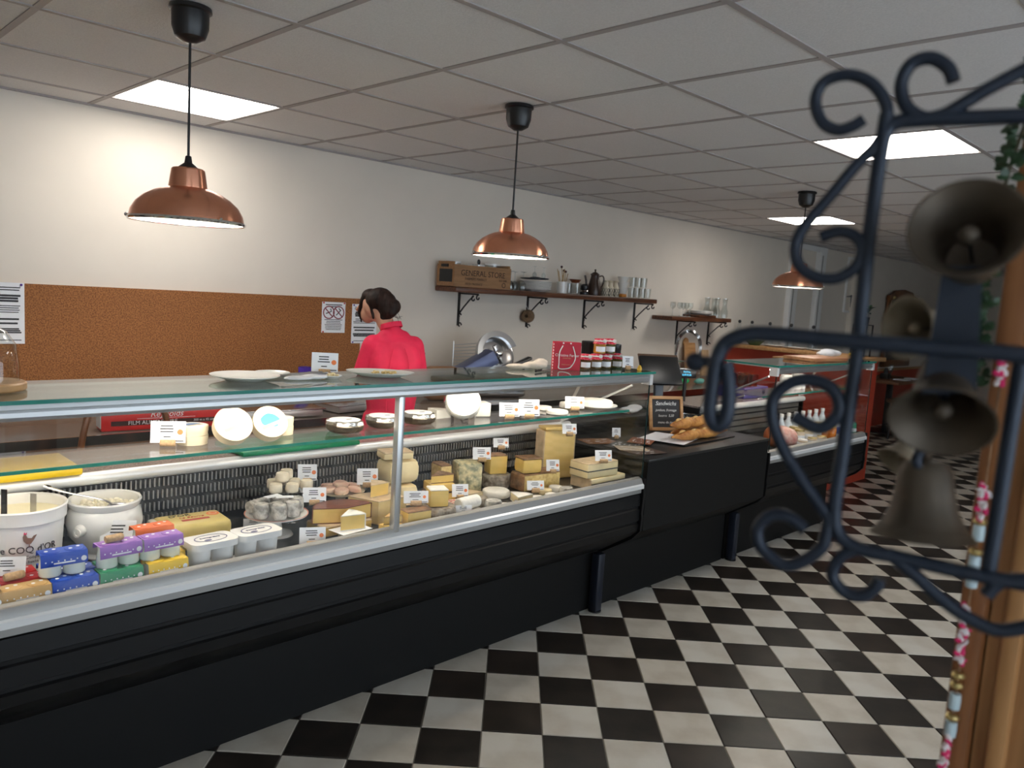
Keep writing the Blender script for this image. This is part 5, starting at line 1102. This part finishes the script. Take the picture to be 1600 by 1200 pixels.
for px in (1254, 1269, 1283): jar((vx(px, 690, 2.276), 2.276, ZT), .034, .05, pate, gold if px > 1260 else 'white', 'low preserve jar at the front rail beside the ham', 'low jars at the front rail', band='paper')
for px, y in ((1287, 2.32), (1294, 2.38), (1300, 2.30), (1302, 2.40)): jar((vx(px, 675, y), y, ZT), .03, .10, orangej, gold, 'jar of orange preserve beside the gold-lidded jars', 'orange preserve jars')
def bottle(P, label, body=mat('pale_bottle', (.66, .72, .78), .15), capm='white', h_=.19, r=.03, lab='paper', group='small bottles at the back of the short counter'):
    t = thing('small_bottle', label, 'bottle', P, 0, group)
    MB().lathe([(0, 0), (r, 0), (r, h_*.58), (r*.45, h_*.78), (r*.42, h_*.88), (0, h_*.88)], 18).build('bottle', body, t); MB().lathe([(0, h_), (r*.5, h_), (r*.5, h_*.88), (r*.42, h_*.88)], 14).build('cap', capm, t)
    MB().lathe([(r*1.01, h_*.15), (r*1.02, h_*.15), (r*1.02, h_*.5), (r*1.01, h_*.5), (r*1.01, h_*.15)], 18).build('label', lab, t)
bl_ = mat('blue_label', (.05, .1, .4), .4)
for k, px in enumerate((1210, 1221, 1232, 1243, 1254, 1264, 1274, 1284)): bottle((vx(px, 655, 2.49), 2.49, ZT), 'small white-capped bottle with blue label behind the ham' if k == 0 else 'small white-capped water bottle in the back row', lab=bl_ if k == 0 else 'paper', h_=.18, r=.029)
bottle((vx(1309, 675, 2.33), 2.33, ZT), 'small bottle with blue label between orange jars and green cans', lab=bl_, group=None, h_=.15)
for px, y in ((1322, 2.268), (1331, 2.262), (1319, 2.335)):
    t = thing('drinks_can', 'green drinks can at the end of the short counter', 'can', (vx(px, 672, y), y, ZT), 0, 'green drinks cans'); MB().lathe([(0, .004), (.024, 0), (.03, .008), (.03, .10), (.026, .113)], 20).build('can', mat('can_green', (.02, .2, .09), .25, metal=.4), t); MB().lathe([(0, .110), (.024, .110), (.026, .114), (.027, .112)], 20).build('can_top', 'steel', t); MB().lathe([(.0302, .045), (.0306, .045), (.0306, .07), (.0302, .07), (.0302, .045)], 20).build('band', 'paper', t)
g = 'white lidded tubs on the short counter shelf'
for k, (x, y, z) in enumerate(((4.98, 2.42, 0), (5.07, 2.42, 0), (5.16, 2.42, 0), (5.25, 2.43, 0), (5.02, 2.42, 1), (5.20, 2.42, 1))):
    jar((x, y, ZS+z*.051), .04 if k < 5 else .05, .05, 'white', 'white', 'white lidded tub on the short counter glass shelf' if not z else 'white lidded tub stacked on others on the glass shelf', g, 'food_tub')
# top of the short counter
o = MB().rbox((0, 0, .012), (.46, .24, .024), .005).build('serving_board', mat('board_red', (.34, .12, .05), .4, col2=(.52, .26, .12), scale=5, stretch=(1, 9, 9))); P = pY(1275, 563, 2.38); o.location = (P.x, 2.38, ZTOP); o.rotation_euler = (0, 0, R_(-4)); tag(o, 'reddish wooden serving board on top of the short counter', 'board')
# amber glasses on a tray
amb = glassmat('amber_glass', (.85, .45, .16), 2.0)
o = MB().rbox((0, 0, .04), (.36, .22, .08), .008).build('glass_crate', mat('crate_purple', (.06, .05, .22), .4)); o.location = (5.34, 2.90, .9405); tag(o, 'low dark blue crate under amber glasses on the rear worktop', 'crate')
for k in range(6): tumbler((5.22+.085*(k % 3)+.03*(k//3), 2.85+.10*(k//3), 1.0215), 'amber tumbler on the dark blue crate', 'amber tumblers', .036, .085, amb, 'amber_tumbler')

# ================================================================== RED BAR
t = thing('red_bar', 'red painted bar with a wooden top behind the short counter', 'bar', (0, 0, 0))
MB().bx(6.3, 7.86, 2.88, 3.05, 0, 1.16).build('front_panel', 'red', t); MB().bx(7.70, 7.86, 3.05, 4.49, 0, 1.16).build('return_panel', 'red', t)
MB().rbox((7.08, 2.99, 1.18), (1.64, .34, .04), .006).build('front_top', 'wood', t); MB().rbox((7.80, 3.83, 1.18), (.32, 1.32, .04), .006).build('return_top', 'wood', t)
ZR = 1.2005
P = pY(1296, 551, 2.98); o = blob('folded_towels', [('s', (-.08, 0, .03), (.12, .07, .03)), ('s', (.07, 0, .035), (.11, .07, .03)), ('s', (.0, .01, .05), (.12, .06, .025))], 'paper', None, .01, 3); o.location = (P.x, 2.98, ZR); tag(o, 'folded white towels on the red bar', 'towel')
gbm = mat('green_bowl', (.08, .16, .07), .25)
for k, y in enumerate((4.36, 4.13)):
    o = MB().lathe([(0, 0), (.05, 0), (.10, .05), (.105, .055), (.10, .056), (.046, .006), (0, .006)], 26).build('green_bowl', gbm); o.location = (7.755, y, ZR); tag(o, 'dark green bowl at the wall end of the red bar' if k == 0 else 'dark green bowl next to the white dishes on the red bar', 'bowl', 'green bowls on the red bar')
for k, y in enumerate((3.92, 3.68, 3.44)):
    o = obj('plate', pl, 'ceramic'); o.location = (7.80, y, ZR); tag(o, ['white dish beside the green bowls on the red bar', 'white dish in the middle of the red bar', 'white dish near the folded towels on the red bar'][k], 'plate', 'white dishes on the red bar')
for k, y in enumerate((4.42, 4.27, 4.06, 3.82, 3.58)):
    t = thing('stoppered_carafe', 'clear carafe with dark stopper on the red bar', 'carafe', (7.92, y, ZR), 0, 'stoppered carafes on the red bar')
    MB().lathe([(0, 0), (.045, 0), (.048, .09), (.022, .16), (.02, .22), (0, .22)], 18).build('body', 'glassw', t); MB().sph((0, 0, .235), (.018, .018, .02), 10).build('stopper', 'black', t)
P = pY(1357, 520, 3.0); px_ = P.x
t = thing('plant_stand', 'small black wire plant stand on the end of the red bar', 'plant stand', (7.66, 2.98, ZR))
for sx in (-1, 1):
    for sy in (-1, 1): MB().bx(sx*.075-.006, sx*.075+.006, sy*.06-.006, sy*.06+.006, 0, .30).build('leg', 'black', t)
for z in (.12, .295): MB().bx(-.081, .081, -.066, .066, z, z+.008).build('tier', 'black', t)
t = thing('potted_plant', 'leafy green plant on top of the black wire stand', 'plant', (7.66, 2.98, ZR+.304))
MB().lathe([(0, 0), (.04, 0), (.05, .07), (.045, .07), (0, .06)], 18).build('pot', 'black', t)
lm = MB().add([(0, 0, 0), (.02, .03, .008), (0, .075, -.004), (-.02, .03, .008), (0, .035, 0)], [(0, 1, 4), (1, 2, 4), (2, 3, 4), (3, 0, 4)]).mesh('leaf'); lm.materials.append(K['leaf'])
for k in range(26):
    o = obj('leaf', lm, None, t); a = random.uniform(0, 6.28); o.location = (.03*math.cos(a), .03*math.sin(a), .07+random.uniform(0, .09)); o.rotation_euler = (random.uniform(-.5, .9), 0, a); s_ = random.uniform(.8, 1.4); o.scale = (s_,)*3
t = thing('trailing_plant', 'trailing green plant on the lower tier of the wire stand', 'plant', (7.66, 2.98, ZR+.1285)); MB().lathe([(0, 0), (.03, 0), (.038, .05), (0, .05)], 16).build('pot', 'black', t)
for k in range(16):
    o = obj('leaf', lm, None, t); a = random.uniform(0, 6.28); o.location = (.035*math.cos(a), .035*math.sin(a), .05+random.uniform(0, .06)); o.rotation_euler = (random.uniform(-1.2, .3), 0, a)
t = thing('bananas', 'small bunch of yellow bananas beside the plant stand', 'bananas', (7.50, 2.95, ZR))
for k in range(3): MB().tube(smooth_path([(-.07, .02*k, .02), (0, .02*k-.02, .016), (.07, .02*k, .03)]), [.006]+[.014]*9+[.005], 8).build('banana', mat('banana', (.75, .55, .05), .5), t)

# ================================================================== FAR ROOM
ws = struct('trim_1', MB().bx(10.97, X1, 4.272, 4.30, 0, .80), 'redw'); MB().rbox(((10.97+X1)/2, 4.275, .815), (X1-10.97, .05, .03), .005).build('dado_rail', 'wood', ws)
t = thing('framed_blackboard', 'tall dark board in a crested wooden frame on the far wall', 'board', (12.25, 4.268, .86)); fw = mat('frame_wood', (.20, .075, .025), .35, noise_=.3, scale=6)
MB().bx(-.46, .46, -.02, -.0, .08, .98).build('dark_panel', mat('dark_mirror', (.012, .01, .009), .15), t)
for nm, b_ in (('frame_stile', MB().rbox((-.50, -.02, .52), (.10, .04, 1.0), .01)), ('frame_stile', MB().rbox((.50, -.02, .52), (.10, .04, 1.0), .01)), ('frame_rail', MB().rbox((0, -.02, .05), (1.1, .04, .10), .01))): b_.build(nm, fw, t)
MB().prism([(-.56, .96), (.56, .96), (.56, 1.03), (.40, 1.05), (.34, 1.10), (.0, 1.13), (-.34, 1.10), (-.40, 1.05), (-.56, 1.03)], -.045, 0, 'y').build('crest', fw, t)
for sx in (-1, 1): MB().sph((sx*.42, -.05, 1.0), .028, 12).build('brass_knob', gold, t)
t = thing('wall_chart', 'narrow pale framed panel with a small propeller ornament', 'wall panel', (pY(1333, 440, 4.49).x, 4.498, 1.62))
MB().bx(-.22, .22, -.012, 0, 0, .72).build('panel', 'wall', t)
for sx in (-1, 1): MB().bx(sx*.22-.015, sx*.22+.015, -.024, 0, -.01, .73).build('frame_stile', 'white', t)
for z in (0, .72): MB().bx(-.22, .22, -.024, 0, z-.015, z+.015).build('frame_rail', 'white', t)
for z, w_ in ((.68, .3), (.42, .12), (.30, .12), (.08, .10)): MB().bx(.02, .02+w_*.6, -.015, -.012, z-.02, z+.02).build('dark_mark', 'black', t)
MB().at((-.06, -.03, .20)).tube([(-.16, 0, .0), (0, 0, .012), (.16, 0, .02)], [.004, .014, .004], 8).tube([(0, 0, -.14), (.0, 0, .03)], [.003, .010], 8).build('propeller', 'dsteel', t)
def table(P, label):
    t = thing('dining_table', label, 'table', P)
    MB().rbox((0, 0, .735), (1.2, .62, .035), .006).build('table_top', mat('table_wood', (.20, .08, .035), .35, noise_=.3, scale=5), t); MB().rbox((0, 0, .36), (.07, .07, .72), .006).build('pedestal', 'black', t); MB().rbox((0, 0, .012), (.5, .4, .022), .006).build('base_plate', 'black', t)
table((11.25, 3.93, 0), 'dark wooden table against the red wainscot')
for dx, dy in ((-.35, -.1), (.12, .05)): wine_glass((11.25+dx, 3.93+dy, .7535), 'clear wine glass on the far dining table', 'wine glasses on the far table', False, 1.0)
t = thing('condiment_caddy', 'dark bottle caddy on the far dining table', 'caddy', (11.1, 3.95, .7535)); MB().rbox((0, 0, .035), (.14, .1, .07), .008).build('box', 'black', t)
for sx in (-1, 1): MB().lathe([(0, .07), (.02, .07), (.02, .11), (.008, .13), (.008, .15), (0, .15)], 12, (sx*.03, 0, 0)).build('bottle', 'black', t)
for k, (dx, dy) in enumerate(((-.1, -.18), (.3, -.18))): o = MB().rbox((0, 0, .006), (.2, .16, .012), .003).build('napkin', 'paper'); o.location = (11.25+dx, 3.93+dy, .7535); tag(o, 'folded white napkin by the caddy' if k == 0 else 'folded white napkin by the wine glass', 'napkin')
def stool(P, label):
    t = thing('bar_stool', label, 'stool', P, R_(20), 'dark stools at the far table')
    MB().lathe([(0, .47), (.17, .47), (.185, .485), (.18, .515), (.12, .53), (0, .525)], 26).build('seat', mat('stool_seat', (.10, .045, .022), .5, noise_=.3, scale=8), t)
    for k in range(4):
        a = R_(45+90*k); MB().tube([(.12*math.cos(a), .12*math.sin(a), .48), (.17*math.cos(a), .17*math.sin(a), 0)], .016, 8).build('leg', 'black', t)
    for z in (.17,): MB().lathe([(.143, z), (.158, z), (.158, z+.015), (.143, z+.015), (.143, z)], 24).build('foot_ring', 'black', t)
stool((10.85, 3.62, 0), 'dark round stool tucked at the end of the far table'); stool((11.55, 3.42, 0), 'dark round stool at the open side of the far table')

# ================================================================== FOREGROUND: wooden post, ivy, ribbon garland, bell rack
PE = pD(1513, 875, .92)
t = thing('wooden_post', 'broad light wooden door post with grooved edge trim', 'post', (PE.x, PE.y, 0)); 
MB().bx(0, .09, -.62, -.03, 0, ZC-.002).build('board', 'post', t)
MB().rbox((.035, -.014, ZC/2-.001), (.10, .028, ZC-.004), .005).build('edge_trim', 'postd', t); MB().rbox((-.004, -.055, ZC/2-.001), (.02, .02, ZC-.006), .006).build('bead_moulding', 'post', t)
# ivy
def on_edge(z, dy=.0, dx=-.02): return Vector((PE.x+dx, PE.y+dy, z))
ivl = MB().add([(0, 0, 0), (.006, .001, .001), (.011, .006, .0), (.006, .008, .002), (.007, .014, 0), (0, .019, -.002), (-.007, .014, 0), (-.006, .008, .002), (-.011, .006, 0), (-.006, .001, .001), (0, .008, .003)], [(i, (i+1) % 10, 10) for i in range(10)]).mesh('ivy_leaf'); ivl.materials.append(K['leaf'])
t = thing('ivy_garland', 'green ivy garland trailing down the edge of the wooden post', 'ivy', (0, 0, 0))
zs = pX(1560, 130, PE.x).z; ze = pX(1545, 590, PE.x).z
pth = smooth_path([on_edge(zs, -.02), on_edge(zs-.01, -.012), on_edge(zs*.7+ze*.3, .006), on_edge((zs+ze)/2, .012), on_edge(zs*.25+ze*.75, .016), on_edge(ze, .012)], 8)
MB().tube(pth, .0022, 6).build('stem', mat('ivy_stem', (.06, .05, .02), .6), t)
for k in range(230):
    q = random.choice(pth); o = obj('ivy_leaf', ivl, None, t); o.location = q+Vector((random.uniform(-.015, .0), random.uniform(-.014, .012), random.uniform(-.015, .015)))
    o.rotation_euler = (random.uniform(1.0, 2.4), random.uniform(-.6, .6), random.uniform(-2.2, -.6)); s_ = random.uniform(.45, .8); o.scale = (s_,)*3
# ribbon garland of flowers and beads
t = thing('flower_garland', 'garland of pink and white flowers, gold and pale blue beads along the post edge', 'garland', (0, 0, 0))
def eg(py): # point in front of the post edge seen at image height py
    return pX(1560-(py-560)*.143+8, py, PE.x-.028)
cp_ = [eg(y) for y in range(560, 1260, 30)]; MB().tube(cp_, .0012, 5).build('cord', 'rb', t)
pet = {}
for nm, c_ in (('pink', (.70, .02, .14)), ('white', (.85, .80, .80))):
    me = MB().at(sc=(1, 1, 1)).sph((0, .006, 0), (.0035, .006, .0018), 8).mesh('petal'); me.materials.append(mat('petal_'+nm, c_, .6)); pet[nm] = me
for fy in (572, 590, 765, 785, 800, 955, 980, 1005, 1025, 1160, 1180, 1200):
    q = eg(fy)
    for k in range(9):
        o = obj('petal', pet['pink' if k % 2 else 'white'], None, t); o.location = q+Vector((-.004, random.uniform(-.003, .003), random.uniform(-.003, .003))); o.rotation_euler = (R_(40*k), R_(20), R_(90))
for by2, kind in ((815, 'g'), (832, 'b'), (862, 'g'), (880, 'b'), (905, 'b'), (1055, 'g'), (1070, 'g'), (1095, 'b'), (1120, 'g'), (1138, 'b')):
    q = eg(by2)
    if kind == 'g': MB().at(q).lathe([(0, -.004), (.006, -.003), (.0075, 0), (.006, .003), (0, .004)], 14).build('gold_bead', gold, t)
    else: MB().at(q).lathe([(0, -.010), (.006, -.009), (.0065, 0), (.006, .009), (0, .010)], 14).build('blue_bead', mat('pale_blue_bead', (.50, .62, .66), .3), t)

RQ = pD(1440, 600, .62); RN = Vector((ray(1440, 600).x, ray(1440, 600).y, 0)).normalized()
def fg(px, py, off=0):
    d = ray(px, py); return CAM+d*(((RQ+RN*off-CAM).dot(RN))/d.dot(RN))
rk = thing('bell_rack', 'dark wrought-iron bell rack with curled scrolls on the wooden post', 'bell rack', (0, 0, 0))
def bar(nm, pts, r=.0058, off=0, n=6): return MB().tube(smooth_path([fg(x, y, off) for x, y in pts], n), r, 12).build(nm, 'iron', rk)
bar('frame_bar', [(1386, 178), (1380, 215), (1366, 310), (1348, 460), (1338, 560), (1325, 650), (1312, 735), (1304, 795), (1309, 832), (1338, 856), (1400, 870), (1470, 886), (1540, 901), (1640, 920)])
bar('frame_bar', [(1378, 226), (1386, 203), (1402, 191), (1440, 187), (1520, 184), (1640, 180)]); bar('frame_bar', [(1600, 545), (1582, 650), (1562, 780), (1545, 888)])
bar('scroll', [(1350, 186), (1332, 197), (1308, 203), (1284, 190), (1274, 158), (1288, 128), (1326, 117), (1362, 130), (1384, 162), (1384, 196), (1368, 228), (1338, 258), (1298, 306), (1260, 350), (1243, 382), (1247, 412), (1272, 432), (1306, 435), (1336, 418), (1347, 390), (1336, 369), (1310, 362), (1282, 371)], .0048)
bar('scroll', [(1490, 128), (1481, 106), (1455, 91), (1424, 100), (1408, 132), (1416, 166), (1442, 184), (1472, 180), (1500, 165), (1545, 138), (1640, 88)], .0052)
bar('scroll', [(1304, 822), (1285, 795), (1252, 748), (1222, 698), (1207, 655), (1209, 622), (1232, 600), (1264, 593), (1296, 604), (1311, 628), (1306, 652), (1279, 669), (1240, 650)], .0055)
bar('scroll', [(1298, 800), (1290, 840), (1284, 855), (1260, 874), (1226, 883), (1192, 858), (1184, 828), (1203, 806), (1231, 807), (1258, 827)], .0055)
bar('scroll', [(1340, 856), (1312, 872), (1301, 900), (1320, 925), (1347, 931), (1368, 918), (1375, 904)], .0052)
bar('scroll', [(1386, 863), (1429, 898), (1481, 944), (1529, 974), (1568, 985), (1640, 972)], .0055); bar('scroll', [(1541, 930), (1555, 914), (1577, 907), (1640, 905)], .0055)
bar('hook_arm', [(1640, 560), (1540, 549), (1440, 542), (1300, 531), (1205, 522), (1165, 523), (1133, 537), (1119, 566), (1112, 610), (1109, 645), (1116, 664), (1127, 664), (1136, 645), (1139, 605), (1134, 566)], .0062, -.05)
bar('peg', [(1084, 566), (1100, 565), (1122, 565)], .0045, -.03, 3)
MB().sph(fg(1086, 566, -.03), .0085, 12).build('peg_knob', 'iron', rk)
st = MB(); q = [fg(1474, 415, -.01), fg(1536, 415, -.01), fg(1526, 615, -.01), fg(1440, 615, -.01)]; st.add([v+RN*o for v in q for o in (0, .006)], [(0, 2, 4, 6), (1, 3, 5, 7), (0, 1, 3, 2), (2, 3, 5, 4), (4, 5, 7, 6), (6, 7, 1, 0)]); st.build('strap_plate', 'iron', rk)
bar('bell_hook', [(1488, 590), (1482, 606), (1470, 622)], .004, .01, 4); bar('bell_hook', [(1440, 735), (1432, 720), (1440, 700), (1452, 690)], .004, .02, 4)
def bell(C_, r, h_, axis, m_, label, clap=True):
    """C_ centre of the mouth, axis from crown to mouth"""
    ax = Vector(axis).normalized(); t = thing('bronze_bell', label, 'bell', C_, Vector((0, 0, -1)).rotation_difference(ax).to_euler(), 'bells on the iron rack')
    pr = [(0, h_), (.20*r, h_), (.42*r, h_*.96), (.52*r, h_*.84), (.56*r, h_*.6), (.64*r, h_*.35), (.80*r, h_*.14), (1.0*r, 0), (.95*r, -.004*r), (.75*r, h_*.13), (.58*r, h_*.35), (.50*r, h_*.6), (.44*r, h_*.8), (0, h_*.86)]
    MB().lathe(pr, 40).build('body', m_, t); MB().lathe([(.805*r, h_*.14), (.845*r, h_*.125), (.86*r, h_*.105), (.85*r, h_*.10)], 40).build('raised_band', m_, t)
    MB().at((0, 0, h_), (R_(90), 0, 0)).lathe([(.07*r, -.05*r), (.2*r, -.05*r), (.2*r, .05*r), (.07*r, .05*r), (.07*r, -.05*r)], 16).build('crown_loop', m_, t)
    if clap:
        c_ = MB().tube([(0, 0, h_*.86), (0, 0, h_*.25)], .035*r, 8).build('clapper_rod', 'iron', t); MB().sph((0, 0, h_*.2), .2*r, 14).build('clapper_ball', m_, t)
    return t
rd = ray(1515, 358).normalized()
bell(fg(1512, 355, -.05), 85*.565/1230, .062, -rd*.80+UP*.42-RIGHT*.05, 'bell', 'bronze bell with its open mouth turned upward above the strap')
bell(fg(1470, 660, -.02), 78*.60/1230, .066, -rd*.75-UP*.62-RIGHT*.08, 'bell', 'bronze bell with its dark mouth facing outward below the strap')
bell(fg(1441, 838, .03), 76*.65/1230, .064, -UP*.97-RIGHT*.05+rd*.02, 'bell', 'bronze bell hanging straight down beneath the others')
bell(fg(1416, 512, .035), 50*.655/1230, .05, -RIGHT*.85-rd*.45+UP*.1, 'bellp', 'pale bell turned sideways behind the strap')
bell(fg(1398, 722, .06), 30*.66/1230, .036, -RIGHT*.6-UP*.6-rd*.3, 'bellp', 'small pale bell tucked behind the lower bells')
